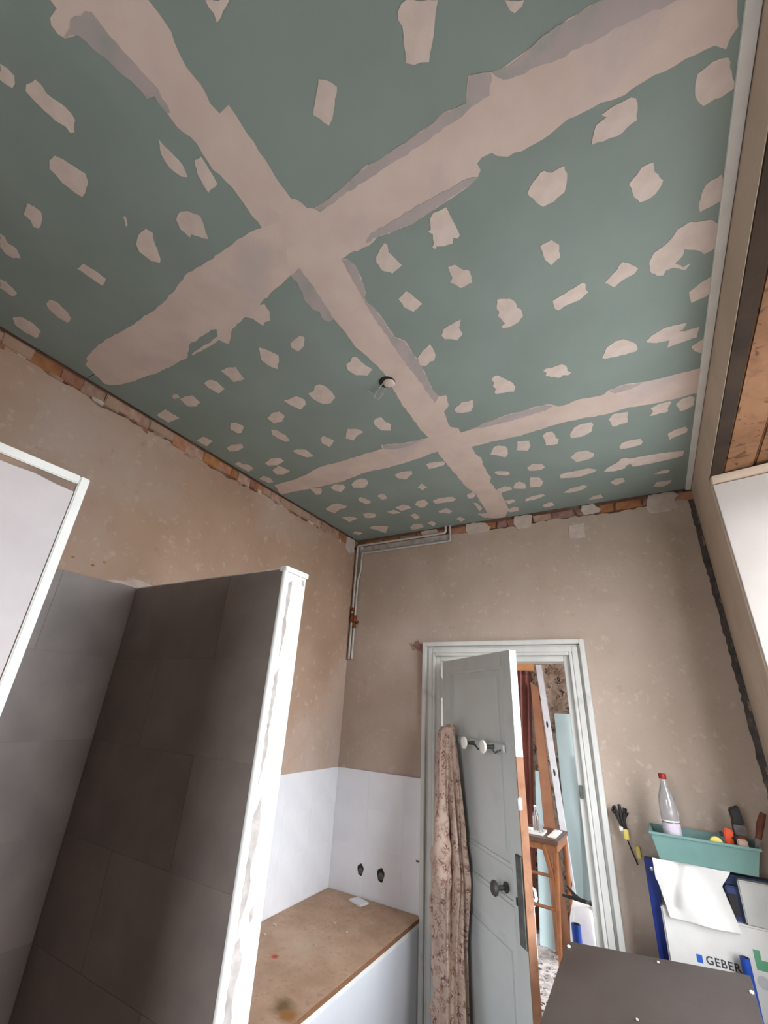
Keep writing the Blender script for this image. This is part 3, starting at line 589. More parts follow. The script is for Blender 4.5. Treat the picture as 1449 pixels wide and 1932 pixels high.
# splayed lining of the far side of the recess, and the plaster lip above it
MB().hexa([(XR + .006, 2.212, .84), (.79, 2.128, .84), (.79, 2.145, .84), (XR + .006, 2.227, .84), (XR + .006, 2.212, 2.668), (.79, 2.128, 2.668), (.79, 2.145, 2.668), (XR + .006, 2.227, 2.668)]).build('recess_lining', 'reveal', wr, bevel=.002, label='white lining of the window recess')
MB().hexa([(XR + .002, 2.19, 2.672), (.79, 2.105, 2.672), (.79, 2.2, 2.672), (XR + .002, 2.228, 2.672), (XR + .002, 2.19, 2.704), (.79, 2.105, 2.704), (.79, 2.2, 2.704), (XR + .002, 2.228, 2.704)]).build('plaster_lip', 'right_plaster', wr, bevel=.004)
# window in the recess (outside the picture): frame and mullion
w1 = thing('window_1', (.76, 1.35, .82), 'white casement window in the recess of the right wall', 'window', kind='structure')
fm = MB(); fm.box((.74, .931, .82), (.79, .95, 2.70)); fm.box((.74, 2.09, .82), (.79, 2.15, 2.70)); fm.box((.74, .95, .82), (.79, 2.09, .88)); fm.box((.74, .95, 2.60), (.79, 2.09, 2.66))
fm.build('window_frame', 'white_trim', w1)
MB().box((.745, 1.48, .88), (.785, 1.53, 2.60)).build('mullion', 'white_trim', w1)
# wall behind the camera
fw = MB(); fw.box((XL - .12, YF - .1, 0), (.8, YF, 1.0)); fw.box((XL - .12, YF - .1, 2.3), (.8, YF, ZC + .08)); fw.box((XL - .12, YF - .1, 1.0), (-1.02, YF, 2.3)); fw.box((-.18, YF - .1, 1.0), (.8, YF, 2.3))
o = fw.build('wall_front', 'plaster'); struct(o, 'plastered wall with an added, unseen window opening, behind the viewer', 'wall')

# ---------------- door frame (architrave)
tr = thing('trim_2', (-.785, YB, 0), 'grey-white moulded wooden frame around the open door', 'door frame', kind='structure')
def ring(name, x0, x1, zt, w, y0, y1, m='paint', bev=.003):
    for nm, a, b in ((name, (x0, y0, 0), (x0 + w, y1, zt)), (name, (x1 - w, y0, 0), (x1, y1, zt))):
        MB().box(a, b).build(nm, m, tr, bevel=bev)
    MB().box((x0 + w, y0, zt - w), (x1 - w, y1, zt)).build(name, m, tr, bevel=bev)
OX0, OX1, OZ = -1.284, -.284, 2.078
ring('outer_moulding', OX0, OX1, OZ, .026, YB - .042, YB + .001)
ring('groove_moulding', OX0 + .027, OX1 - .027, OZ - .027, .012, YB - .022, YB + .001)
ring('flat_moulding', OX0 + .040, OX1 - .040, OZ - .040, .030, YB - .030, YB + .001)
ring('inner_bead', OX0 + .071, OX1 - .071, OZ - .071, .016, YB - .036, YB + .001)
ring('jamb_lining', DX0 - .03, DX1 + .03, DZ + .03, .032, YB - .012, YB + .125)
# strike plate and worn patch on the right jamb
MB().box((DX1 + .004, YB - .038, 1.30), (DX1 + .022, YB - .030, 1.36)).build('strike_plate', 'grime', tr, bevel=.003)

# ---------------- door leaf
HB = Vector((-1.13, 2.72)); U = Vector((.7262934, -.6873848)); NN = Vector((-.6873848, -.7262934))
LW, LZ0, LZ1, LT = .771, .015, 1.957, .036
def lp(s, z, n):                               # along the leaf, height, out of the face towards the room
    q = HB + U * s + NN * n
    return (q.x, q.y, z)
def lbox(mb, s0, s1, z0, z1, n0, n1):
    return mb.hexa([lp(s0, z0, n0), lp(s1, z0, n0), lp(s1, z0, n1), lp(s0, z0, n1), lp(s0, z1, n0), lp(s1, z1, n0), lp(s1, z1, n1), lp(s0, z1, n1)])
door = thing('door_1', (HB.x, HB.y, 0), 'grey-white panelled door standing open into the room', 'door', kind='structure')
lbox(MB(), .02, LW - .02, LZ0 + .01, LZ1 - .01, -LT + .010, -.010).build('leaf_core', 'paint_leaf', door)
for s0, s1 in ((-.030, .085), (LW - .085, LW - .003)):
    lbox(MB(), s0, s1, LZ0, LZ1, -LT, 0).build('stile', 'paint_leaf', door, bevel=.002)
rails = [(LZ1 - .07, LZ1), (1.045, 1.075), (.845, .95), (LZ0, .16)]
for z0, z1 in rails:
    lbox(MB(), .085, LW - .085, z0, z1, -LT, 0).build('rail', 'paint_leaf', door, bevel=.002)
for z0, z1 in ((1.075, LZ1 - .07), (.95, 1.045), (.16, .845)):
    mb = MB()
    a, b, w = .085, LW - .085, .014
    lbox(mb, a, a + w, z0, z1, -.012, -.004); lbox(mb, b - w, b, z0, z1, -.012, -.004)
    lbox(mb, a + w, b - w, z0, z0 + w, -.012, -.004); lbox(mb, a + w, b - w, z1 - w, z1, -.012, -.004)
    mb.build('panel_moulding', 'paint_leaf', door)
    if z1 - z0 > .2:
        lbox(MB(), a + .05, b - .05, z0 + .05, z1 - .05, -.012, -.005).build('raised_panel', 'paint_leaf', door, bevel=.002)
# edge of the leaf: painted above, stripped to bare wood below
lbox(MB(), LW - .004, LW + .001, 1.50, LZ1, -LT, 0).build('edge_paint', 'white_trim', door, label='white flaking paint on the door edge')
lbox(MB(), LW - .004, LW + .001, LZ0, 1.50, -LT, 0).build('edge_wood', 'bare_wood', door, label='bare orange wood of the door edge')
lbox(MB(), LW - .052, LW - .002, .845, 1.14, -.002, .006).build('lock_plate', 'grime', door, bevel=.004, label='long dark grey lock plate')
lbox(MB(), LW - .008, LW + .005, 1.30, 1.345, -.014, .006).build('latch', 'steel', door, bevel=.003)
mb = MB(); b0 = Vector(lp(.628, .997, 0)); nv = Vector((NN.x, NN.y, 0))
mb.lathe(b0, nv, [(.020, 0), (.020, .004), (.009, .006), (.009, .045), (.026, .050), (.028, .058), (.022, .066), (.004, .068)], 16)
mb.build('door_knob', 'dark_metal', door, smooth=True)
lbox(MB(), .705, .717, .965, .99, -.001, .003).build('keyhole', 'black', door)
for z in (1.80, .95, .25):
    mb = MB(); mb.lathe(lp(-.036, z - .05, .006), (0, 0, 1), [(.003, -.012), (.008, -.006), (.008, .10), (.003, .112)], 10)
    mb.build('hinge', 'paint', door, smooth=True)

# coat rack on the door
rk = thing('coat_rack', lp(.40, 1.50, .001), 'coat rack with white porcelain knobs screwed to the grey door', 'coat rack')
lbox(MB(), .10, .69, 1.505, 1.54, .001, .014).build('rail', 'paint_leaf', rk, bevel=.004)
for s in (.14, .40, .60):
    k = Vector(lp(s, 1.522, .014))
    mb = MB(); mb.lathe(k, nv, [(.012, 0), (.010, .006), (.008, .035), (.009, .048)], 14); st = mb.build('stem', 'dark_metal', rk, smooth=True)
    mb = MB(); mb.lathe(k + nv * .046, nv, [(.012, 0), (.026, .004), (.030, .010), (.028, .016), (.015, .020), (.003, .021)], 22); mb.build('knob', 'porcelain', rk, smooth=True)
for s in (.50, .665):
    k = Vector(lp(s, 1.515, .014))
    MB().tube([k, k + nv * .03 + Vector((0, 0, -.012)), k + nv * .045 + Vector((0, 0, .006))], .005, 8).build('hook', 'dark_metal', rk, smooth=True)

# robe hanging from the rack
def robe():
    prof = [(1.585, .050, .030), (1.56, .062, .040), (1.50, .074, .046), (1.40, .086, .050), (1.25, .098, .052), (1.10, .108, .054), (.98, .118, .056), (.93, .122, .058), (.80, .104, .052), (.70, .092, .048), (.55, .100, .050), (.40, .108, .052), (.25, .112, .052), (.12, .112, .050), (.08, .108, .048)]
    seg = 110; rows = 80; vs = []; fs = []
    def samp(z):
        for i in range(len(prof) - 1):
            a, b = prof[i], prof[i + 1]
            if a[0] >= z >= b[0]:
                t = (a[0] - z) / (a[0] - b[0]); return a[1] + (b[1] - a[1]) * t, a[2] + (b[2] - a[2]) * t
        return prof[-1][1:]
    for i in range(rows):
        z = 1.585 - (1.585 - .08) * i / (rows - 1)
        w, d = samp(z)
        g = min(1, (1.60 - z) * 2.2)
        for k in range(seg):
            t = 2 * math.pi * k / seg
            f = 1 + g * (.24 * math.sin(7 * t + 1.4 * math.sin(z * 3)) + .17 * math.sin(12 * t + 2.0 + z * 1.8) + .09 * math.sin(19 * t + z * 5))
            s = .205 + .02 * math.sin(z * 2.2) + w * math.cos(t) * f
            n = .078 + d * math.sin(t) * f
            zz = z + .02 * math.sin(3 * t + 1) * (1 if i > rows - 6 else 0)
            if i == 0: s = .205 + .05 * math.cos(t); n = .075 + .03 * math.sin(t)
            vs.append(lp(s, zz, max(n, .012)))
    for i in range(rows - 1):
        for k in range(seg):
            k2 = (k + 1) % seg
            fs.append((i * seg + k, i * seg + k2, (i + 1) * seg + k2, (i + 1) * seg + k))
    fs.append(tuple(reversed(range(seg)))); fs.append(tuple(range((rows - 1) * seg, rows * seg)))
    return MB().add(vs, fs)
rb = thing('robe', lp(.205, .08, .06), 'beige and rose floral robe hanging on the door', 'robe')
robe().build('robe_body', 'robe', rb, smooth=True)
# sleeve lying over the front, tied at waist height
pts = []; rr = []
for i in range(26):
    t = i / 25
    pts.append(lp(.235 + .05 * math.sin(t * 3.0) - .01 * t, 1.30 - .62 * t, .118 + .022 * math.sin(t * 4)))
    rr.append((.008 + .036 * math.sin(min(1, t * 1.15) * math.pi * .93 + .1) + .005 * math.sin(t * 34)) if t < .97 else .012)
MB().tube(pts, rr, 14).build('sleeve', 'robe', rb, smooth=True)
pts = [lp(.15 + .02 * math.sin(i * .5), 1.02 - .62 * i / 20, .125 + .008 * math.sin(i)) for i in range(21)]
MB().tube(pts, [.020 + .004 * math.sin(i * 1.3) for i in range(21)], 10).build('belt', 'robe', rb, smooth=True)
lbox(MB(), .17, .24, 1.565, 1.60, .03, .085).build('collar', 'robe', rb, bevel=.012)

# ---------------- boxed bench with chipboard cover
BX, BZ = -1.288, .645
bench = thing('boxed_bench', (-1.6, 1.95, 0), 'low boxed bench with chipboard cover and white front, in the tiled corner', 'bench')
chip = MT['chip']
tp = MB().box((XL + .012, 1.185, BZ - .018), (BX + .006, YB - .012, BZ)).build('cover_board', 'chip', bench, bevel=.001)
c = W[tp]
spot(chip, (176, 70, 56), (-1.63 - c.x, 1.97 - c.y, .009), .022, .6)
spot(chip, (116, 92, 60), (-1.37 - c.x, 1.74 - c.y, .009), .06, .7)
spot(chip, (150, 104, 58), (-1.32 - c.x, 1.71 - c.y, .009), .05, .6)
MB().box((BX + .0062, 1.185, BZ - .018), (BX + .008, YB - .012, BZ - .001)).build('cover_edge', 'chip_edge', bench)
MB().box((BX - .014, 1.185, .0), (BX, YB - .002, BZ - .019)).build('front_panel', 'front', bench)
MB().box((BX - .001, 1.185, BZ - .040), (BX + .004, YB - .002, BZ - .020)).build('front_lip', 'white_trim', bench)
MB().box((BX - .06, YB - .05, 0), (BX - .016, YB - .006, BZ - .02)).build('batten', 'raw_wood', bench)
MB().box((XL + .014, 1.185, 0), (BX - .016, 1.21, BZ - .02)).build('end_panel', 'raw_wood', bench)
# odd pieces lying on the cover
mb = MB(); mb.hexa([(-1.70, 2.655, BZ + .0005), (-1.605, 2.625, BZ + .0005), (-1.585, 2.685, BZ + .0005), (-1.675, 2.715, BZ + .0005), (-1.70, 2.655, BZ + .010), (-1.605, 2.625, BZ + .010), (-1.585, 2.685, BZ + .010), (-1.675, 2.715, BZ + .010)])
tag(mb.build('tile_offcut', 'tile_white', bevel=.001), 'small white tile offcut lying on the chipboard cover', 'tile')
for i, (x, y, s) in enumerate(((-1.83, 2.18, .014), (-1.80, 2.08, .012), (-1.60, 2.38, .012), (-1.50, 2.34, .007), (-1.55, 2.15, .007))):
    ch = chunk('plaster_crumb', 'dab', None, (x, y, BZ + .003), s * 1.8, s, .006, .4)
    tag(ch, ['white plaster crumb on the chipboard near the left tiles, farther one', 'white plaster crumb on the chipboard near the left tiles, nearer one', 'long white plaster crumb in the middle of the chipboard cover', 'tiny crumb on the chipboard nearest the door frame', 'tiny crumb on the chipboard near its front edge'][i], 'crumb', 'plaster crumbs on the bench')

# ---------------- white wall tiles above the bench
tw, thh, g = .2495, .199, .0008
bkl = MB().box((XL, 1.185, .60), (XL + .0094, YB, 1.2835)).build('tile_bed', 'grout_white', wl)
bkb = MB().box((XL, YB - .0094, .60), (OX0 - .001, YB, 1.2835)).build('tile_bed', 'grout_white', wb)
zrow = [(1.085, 1.284), (.885, 1.0842), (BZ + .002, .8842)]
for z0, z1 in zrow:
    y1 = YB - .0105
    while y1 > 1.20:
        y0 = max(1.19, y1 - tw)
        MB().box((XL + .003, y0, z0), (XL + .010, y1, z1)).build('wall_tile', 'tile_white', wl, bevel=.0005)
        y1 = y0 - g
    x0 = XL + .0105
    while x0 < OX0 - .03:
        x1 = min(OX0 - .002, x0 + tw)
        MB().box((x0, YB - .010, z0), (x1, YB - .003, z1)).build('wall_tile', 'tile_white', wb, bevel=.0005)
        x0 = x1 + g
# two pipe sockets sticking out of ragged holes in the tiles
for x, s in ((-1.687, 1.0), (-1.546, 1.15)):
    pl = [(x + .021 * s * math.cos(a) * (1 + .12 * math.sin(3 * a)), .772 + .029 * s * math.sin(a) * (1 + .1 * math.sin(5 * a + 1))) for a in [2 * math.pi * i / 18 for i in range(18)]]
    ps = MB().prism(pl, lambda u, v: (u, YB - .006, v), lambda u, v: (u, YB - .0108, v)).build('pipe_hole', 'black', wb, label='dark pipe opening in the white tiles')
    MB().lathe((x + .003, YB - .0108, .768), (0, -1, 0), [(.015 * s, 0), (.015 * s, .003), (.011 * s, .003), (.010 * s, .0005)], 16).build('pipe_stub', 'grime', ps, smooth=True)
MB().box((OX0 - .035, YB - .012, .876), (OX0 - .015, YB - .009, .884)).build('nail', 'dark_metal', wb)

# ---------------- shower partition with dark tiles
PY, PX, PZ, PT = 1.062, -1.032, 2.098, .112
part = thing('shower_partition', (-1.48, PY + PT / 2, 0), 'shoulder-high shower partition with dark grey tiles and white plastered end', 'partition')
MB().box((XL + .002, PY + .0008, 0), (PX - .016, PY + PT - .001, PZ - .006)).build('core', 'grout_dark', part)
rows = []
z = PZ - .003; k = 0
while z > .02:
    z0 = max(.002, z - .297)
    xsplit = [XL + .011, XL + .011 + (.60 if k % 2 == 0 else .30), PX - .014]
    for i in range(2):
        MB().box((xsplit[i] + .0004, PY, z0), (xsplit[i + 1] - .0004, PY + .010, z)).build('tile', 'tile_dark', part, bevel=.0006)
    z = z0 - .001; k += 1
MB().box((PX - .016, PY + .008, 0), (PX, PY + PT, PZ - .012)).build('end_plaster', 'white_plaster', part, bevel=.001)
MB().tube([(PX - .003, PY + .003, 0), (PX - .003, PY + .003, PZ)], .010, 12).build('corner_bead', 'white_trim', part, smooth=True)
MB().box((PX - .022, PY - .006, PZ - .012), (PX + .008, PY + PT + .004, PZ + .006)).build('end_cap', 'white_trim', part, bevel=.002)
MB().box((XL + .002, PY + .001, PZ - .006), (PX - .022, PY + PT, PZ + .001)).build('top_edge', 'white_plaster', part)
for sm in ([(1.085, 2.05), (1.10, 2.06), (1.105, 1.99), (1.097, 1.93), (1.104, 1.90), (1.09, 1.80), (1.088, 1.95)],
           [(1.084, 1.75), (1.098, 1.77), (1.10, 1.70), (1.093, 1.60), (1.096, 1.52), (1.083, 1.45)],
           [(1.083, 1.38), (1.105, 1.42), (1.115, 1.34), (1.10, 1.26), (1.108, 1.20), (1.084, 1.12)],
           [(1.083, 1.10), (1.10, 1.11), (1.118, 1.06), (1.104, .99), (1.11, .93), (1.083, .88)],
           [(1.122, 1.155), (1.134, 1.165), (1.136, 1.14), (1.126, 1.13)], [(1.15, 2.075), (1.165, 2.08), (1.168, 2.055), (1.155, 2.06)]):
    MB().prism(rough_poly(sm, .012, .003), lambda y, z: (PX - .001, y, z), lambda y, z: (PX + .0008, y, z)).build('gypsum_smear', 'smear', part)

# dark tiles on the left wall inside the shower
MB().box((XL, -.76, 0), (XL + .0092, PY + .0005, 2.094)).build('tile_bed', 'grout_dark', wl)
z = 2.095; k = 0
while z > .02:
    z0 = max(.002, z - .297)
    e = [PY - .002, PY - .002 - (.60 if k % 2 else .30)]
    while e[-1] > -.75: e.append(max(-.75, e[-1] - .60))
    for i in range(len(e) - 1):
        if e[i] - e[i + 1] > .02:
            MB().box((XL + .002, e[i + 1] + .0004, z0), (XL + .010, e[i] - .0004, z)).build('shower_tile', 'tile_dark', wl, bevel=.0006)
    z = z0 - .001; k += 1
MB().prism(rough_poly([(.93, 2.10), (1.06, 2.098), (1.18, 2.10), (1.19, 2.125), (1.06, 2.135), (.98, 2.112)], .02, .004), lambda y, z: (XL - .002, y, z), lambda y, z: (XL + .003, y, z)).build('plaster_dab', 'dab', wl)
for c in ((.78, 2.155), (.86, 2.145), (.90, 2.17), (.70, 2.15)):
    chunk('dirt_speck', 'brick_ochre', wl, (XL + .0005, c[0], c[1]), .003, .014, .010, .4)

# ---------------- near screen wall of the shower, trimmed with white beads
SX, SY, SZ = -1.03, .396, 2.112
scr = thing('screen_wall', (SX - .04, -.3, 0), 'near end of the shower screen wall, pale plaster edged with white trim', 'screen wall')
MB().box((SX - .10, -1.2, 0), (SX - .003, SY - .004, SZ - .004)).build('core', 'raw_board', scr)
ragt = [(-1.2, 2.06)] + [(-1.2 + (SY - .022 + 1.2) * i / 40, 2.066 + (.016 * max(0, (i - 34) / 6)) + .007 * math.sin(i * .9) + random.uniform(-.005, .005)) for i in range(41)]
poly = [(-1.2, 0), (SY - .024, 0)] + list(reversed(ragt))[:-1]
MB().prism(poly, lambda y, z: (SX - .004, y, z), lambda y, z: (SX - .0005, y, z)).build('plaster_coat', 'panel_plaster', scr)
MB().box((SX - .01, SY - .020, 0), (SX + .003, SY, SZ)).build('edge_bead', 'white_trim', scr, bevel=.002)
MB().box((SX - .01, -1.2, SZ - .020), (SX + .003, SY - .0205, SZ)).build('top_bead', 'white_trim', scr, bevel=.002)

# ---------------- pipes in the far left corner
def arc(pts, r=.02):
    out = [Vector(pts[0])]
    for i in range(1, len(pts) - 1):
        a, b, c = Vector(pts[i - 1]), Vector(pts[i]), Vector(pts[i + 1])
        d0 = (a - b).normalized(); d1 = (c - b).normalized()
        for k in range(6):
            t = k / 5; p0 = b + d0 * r * (1 - t); p1 = b + d1 * r * t
            out.append(p0 * (1 - t) + p1 * t)
    out.append(Vector(pts[-1])); return out
p1 = thing('water_pipes', (-1.88, 2.72, 1.975), 'pair of cream water pipes with copper unions in the far left corner', 'pipes')
MB().tube(arc([(-1.118, YB - .018, ZC), (-1.118, YB - .018, 2.858), (-1.893, YB - .018, 2.858), (-1.893, YB - .018, 1.975)]), .0085, 12).build('tube', 'pipe', p1, smooth=True)
for z, r, h in ((2.335, .016, .03), (2.285, .013, .05), (2.25, .016, .025)):
    MB().lathe((-1.893, YB - .018, z - h / 2), (0, 0, 1), [(r * .8, 0), (r, h * .2), (r, h * .8), (r * .8, h)], 8).build('copper_union', 'copper', p1)
p2 = p1
MB().tube(arc([(-1.085, YB - .016, ZC), (-1.085, YB - .016, 2.79), (-1.845, YB - .016, 2.79), (-1.848, YB - .016, 2.64), (-1.868, YB - .016, 2.56), (-1.868, YB - .016, 1.975)], .015), .0075, 12).build('tube', 'pipe', p2, smooth=True)
for z, r, h in ((2.275, .015, .03), (2.235, .012, .04), (2.205, .015, .02)):
    MB().lathe((-1.868, YB - .016, z - h / 2), (0, 0, 1), [(r * .8, 0), (r, h * .2), (r, h * .8), (r * .8, h)], 8).build('copper_union', 'copper', p2)
MB().tube([(-1.858, YB - .016, 2.235), (-1.83, YB - .024, 2.24)], [.007, .010], 8).build('drain_cock', 'copper', p2)
MB().box((-1.872, YB - .026, 2.825), (-1.848, YB, 2.85)).build('pipe_clip', 'pipe', p2, bevel=.003)
MB().box((-1.87, YB - .006, 2.80), (-1.10, YB + .002, 2.848)).build('grey_wall_strip', 'smear', wb)

# ---------------- cable outlet in the ceiling
co = thing('ceiling_outlet', (-.742, 1.188, ZC - .003), 'cable outlet with plaster plug and loose wires in the green ceiling', 'cable outlet')
MB().lathe((-.742, 1.188, ZC - .0005), (0, 0, -1), [(.034, 0), (.034, .003), (.030, .0045), (.024, .004)], 18).build('hole_ring', 'black', co)
MB().lathe((-.735, 1.192, ZC - .003), (0, 0, -1), [(.024, 0), (.026, .004), (.020, .010), (.004, .012)], 12).build('plaster_plug', 'patch', co)
MB().tube([(-.755, 1.18, ZC - .004), (-.775, 1.185, ZC - .02), (-.80, 1.20, ZC - .018), (-.82, 1.215, ZC - .03), (-.805, 1.225, ZC - .04), (-.77, 1.21, ZC - .035)], .0022, 6).build('wire', 'pipe', co)
MB().tube([(-.75, 1.205, ZC - .004), (-.78, 1.215, ZC - .025), (-.815, 1.20, ZC - .03), (-.83, 1.18, ZC - .02)], .0018, 6).build('wire', 'smear', co)
# ---------------- wall wires right of the door
wi = thing('wall_wires', (-.222, YB, 1.17), 'bundle of black wires with yellow connector coming out of the wall', 'wires')
MB().lathe((-.225, YB + .001, 1.235), (0, -1, 0), [(.016, 0), (.016, .004), (.012, .004)], 16).build('box_rim', 'black', wi)
for i, (dx, dz, r) in enumerate(((-.018, .058, .006), (.0, .066, .007), (.016, .054, .006), (-.022, .038, .005), (.020, .030, .004))):
    MB().tube([(-.225 + dx * .5, YB - .003, 1.235), (-.225 + dx * 1.6, YB - .03, 1.25 + dz * .6), (-.225 + dx * 1.2, YB - .045, 1.235 + dz), (-.222 + dx * .6, YB - .05, 1.225 + dz * .3), (-.215 + dx * .4, YB - .04, 1.20)], r, 8).build('wire', 'black', wi, smooth=True)
MB().box((-.238, YB - .05, 1.195), (-.222, YB - .03, 1.215)).build('connector', 'porcelain', wi, bevel=.002)
MB().box((-.222, YB - .055, 1.165), (-.202, YB - .035, 1.205)).build('yellow_connector', 'yellow', wi, bevel=.003)
MB().tube([(-.212, YB - .045, 1.168), (-.20, YB - .03, 1.12), (-.185, YB - .02, 1.07)], .003, 6).build('cable', 'black', wi)
yt = MB().box((-.182, YB - .0255, 1.095), (-.166, YB - .0005, 1.14)).build('wall_plug', 'yellow', bevel=.003)
tag(yt, 'small yellow plug on the wall above the blue frame', 'plug')

# ---------------- blue toilet installation frame with white cistern
fr = thing('installation_frame', (.11, 2.62, 0), 'blue steel toilet installation frame with white cistern, standing at the back wall', 'installation frame')
for x in (-.148, .315):
    MB().box((x, 2.575, 0), (x + .042, 2.625, 1.132)).build('upright', 'blue', fr, bevel=.002)
MB().box((-.106, 2.58, 1.085), (.315, 2.62, 1.132)).build('crossbar', 'navy', fr, bevel=.002)
MB().box((-.106, 2.58, .28), (.315, 2.62, .32)).build('crossbar', 'blue', fr, bevel=.002)
for x in (-.14, .32): MB().lathe((x + .017, 2.575, 1.10), (0, -1, 0), [(.008, 0), (.008, .003), (.004, .004)], 10).build('bolt', 'steel', fr)
for x in (-.148, .315): MB().tube([(x + .02, 2.625, 1.05), (x + .02, YB, 1.05)], .006, 8).build('wall_bracket', 'steel', fr)
cs = MB().box((-.112, 2.535, .50), (.315, 2.60, .992)).build('cistern', 'cistern', fr, bevel=.006)
YC = 2.5345
def text(body, loc, size, m, parent, name):
    cu = bpy.data.curves.new(name, 'FONT'); cu.body = body; cu.size = size; cu.extrude = .0002; cu.space_character = 1.12; cu.offset = size * .018
    to = bpy.data.objects.new(name + '_curve', cu); col.objects.link(to)
    dg = bpy.context.evaluated_depsgraph_get(); me = bpy.data.meshes.new_from_object(to.evaluated_get(dg))
    bpy.data.objects.remove(to, do_unlink=True)
    me.transform(Matrix.Rotation(math.radians(90), 4, 'X'))
    me.materials.clear(); me.materials.append(MT[m])
    o = bpy.data.objects.new(name, me); col.objects.link(o); o.parent = parent; o.location = Vector(loc) - W[parent]; W[o] = Vector(loc)
    return o
text('GEBERIT', (.012, YC, .846), .034, 'ink', cs, 'lettering')
MB().box((-.018, YC - .0004, .842), (.003, YC + .002, .868)).build('blue_square', 'ink_blue', cs, bevel=.003)
gl = MB(); gl.box((.168, YC - .0004, .868), (.188, YC + .002, .925)); gl.box((.188, YC - .0004, .868), (.24, YC + .002, .898))
gl.build('green_emblem', 'ink_green', cs)
MB().lathe((.180, YC + .001, .835), (0, -1, 0), [(.019, 0), (.019, .0015), (.011, .0016), (.010, .0006)], 24).build('round_mark', 'ink_grey', cs)
MB().box((.125, 2.555, .985), (.19, 2.60, 1.10)).build('flush_opening', 'navy', fr, bevel=.004)
MB().box((.13, 2.550, 1.01), (.155, 2.556, 1.075)).build('opening_shade_plate', 'black', fr)  # black plate painted in as the shade inside the flush opening
MB().box((.168, 2.53, .995), (.30, 2.57, 1.13)).build('cover_plate', 'grey_plate', fr, bevel=.004)
MB().tube([(.135, 2.50, .30), (.135, 2.50, .905)], .0155, 20, cap=False).build('blue_sleeve', 'blue_bright', fr, smooth=True)
MB().lathe((.135, 2.50, .895), (0, 0, 1), [(.0150, 0), (.0150, .0095), (.0125, .0095), (.0125, .002)], 20).build('sleeve_mouth', 'navy', fr)
MB().box((.115, 2.49, .28), (.155, 2.60, .31)).build('sleeve_foot', 'blue', fr)

# crumpled white paper draped over the front of the frame, under the tray
def paper():
    ol = [(-.108, 1.150), (-.03, 1.150), (.06, 1.150), (.152, 1.150), (.128, 1.118), (.118, 1.095), (.13, 1.045), (.142, .985), (.06, .978), (-.02, .974), (-.080, .962), (-.088, 1.0), (-.10, 1.04), (-.112, 1.08)]
    nx, nz = 26, 24; vs = []; fs = []
    def xl(z): return -.108 + (-.004 if z > 1.08 else (1.08 - z) * .22)
    def xr(z): return .152 - max(0, (1.15 - z)) * .75 if z > 1.10 else .1145 + (1.10 - z) * .24
    for s in (0, 1):
        for j in range(nz + 1):
            z = 1.152 - (1.152 - .965) * j / nz
            for i in range(nx + 1):
                u = i / nx; x = xl(z) + (xr(z) - xl(z)) * u
                y = 2.532 - .010 * abs(math.sin((x - .9 * (z - .97)) * 18)) - .006 * math.sin(x * 30 + z * 20) - .010 * (j / nz)
                c = abs(x - (-.025 - (1.15 - z) * .28))            # long crease
                if z > .99: y += .014 * max(0, 1 - c / .03)
                vs.append((x, y + s * .0015, z))
    n = (nx + 1) * (nz + 1)
    for s in (0, 1):
        for j in range(nz):
            for i in range(nx):
                a = s * n + j * (nx + 1) + i
                fs.append((a, a + 1, a + nx + 2, a + nx + 1))
    return MB().add(vs, fs)
tag(paper().build('paper_sheet', 'paper', smooth=True), 'crumpled white sheet of paper hanging below the turquoise tray', 'paper')

# turquoise tray and what stands in it
def tray():
    mb = MB()
    b = [(-.085, 2.52), (.240, 2.52), (.240, 2.66), (-.085, 2.66)]
    t = [(-.104, 2.50), (.262, 2.50), (.262, 2.68), (-.104, 2.68)]
    z0, z1, w = 1.153, 1.246, .004
    def ins(p, k): 
        cx, cy = .079, 2.59
        return [(x - k * (1 if x > cx else -1), y - k * (1 if y > cy else -1)) for x, y in p]
    V = [(x, y, z0) for x, y in b] + [(x, y, z1) for x, y in t] + [(x, y, z1) for x, y in ins(t, w)] + [(x, y, z0 + w) for x, y in ins(b, w)]
    F = [(0, 1, 2, 3), (12, 13, 14, 15)]
    for k in range(3):
        for i in range(4):
            j = (i + 1) % 4; F.append((k * 4 + i, k * 4 + j, k * 4 + 4 + j, k * 4 + 4 + i))
    return mb.add(V, F)
trt = thing('plastic_tray', (.079, 2.59, 1.153), 'turquoise plastic tray full of tools on top of the blue frame', 'tray')
tray().build('basin', 'turq', trt, bevel=.0015)
rim = MB(); 
for a, b in (((-.110, 2.494, 1.240), (.268, 2.502, 1.249)), ((-.110, 2.678, 1.240), (.268, 2.686, 1.249)), ((-.110, 2.502, 1.240), (-.102, 2.678, 1.249)), ((.260, 2.502, 1.240), (.268, 2.678, 1.249))): rim.box(a, b)
rim.build('rim', 'turq', trt, bevel=.002)
Zt = 1.158
bt = thing('water_bottle', (-.020, 2.59, Zt), 'clear plastic water bottle with red cap standing in the tray', 'bottle')
MB().lathe((-.020, 2.59, Zt), (0, 0, 1), [(.030, 0), (.034, .006), (.034, .05), (.032, .055), (.034, .06), (.034, .12), (.032, .125), (.034, .13), (.034, .18), (.030, .215), (.020, .245), (.0125, .265), (.0125, .285)], 28).build('body', 'bottle', bt, smooth=True)
MB().lathe((-.020, 2.59, Zt + .07), (0, 0, 1), [(.0343, 0), (.0347, .001), (.0347, .049), (.0343, .05)], 28).build('label', 'label', bt, smooth=True)
MB().lathe((-.020, 2.59, Zt + .283), (0, 0, 1), [(.015, 0), (.0155, .002), (.0155, .018), (.013, .021)], 20).build('cap', 'red', bt, smooth=True)
MB().lathe((-.020, 2.59, Zt + .125), (0, 0, 1), [(.0343, 0), (.0347, .001), (.0347, .004), (.0343, .005)], 28).build('ring', 'porcelain', bt, smooth=True)
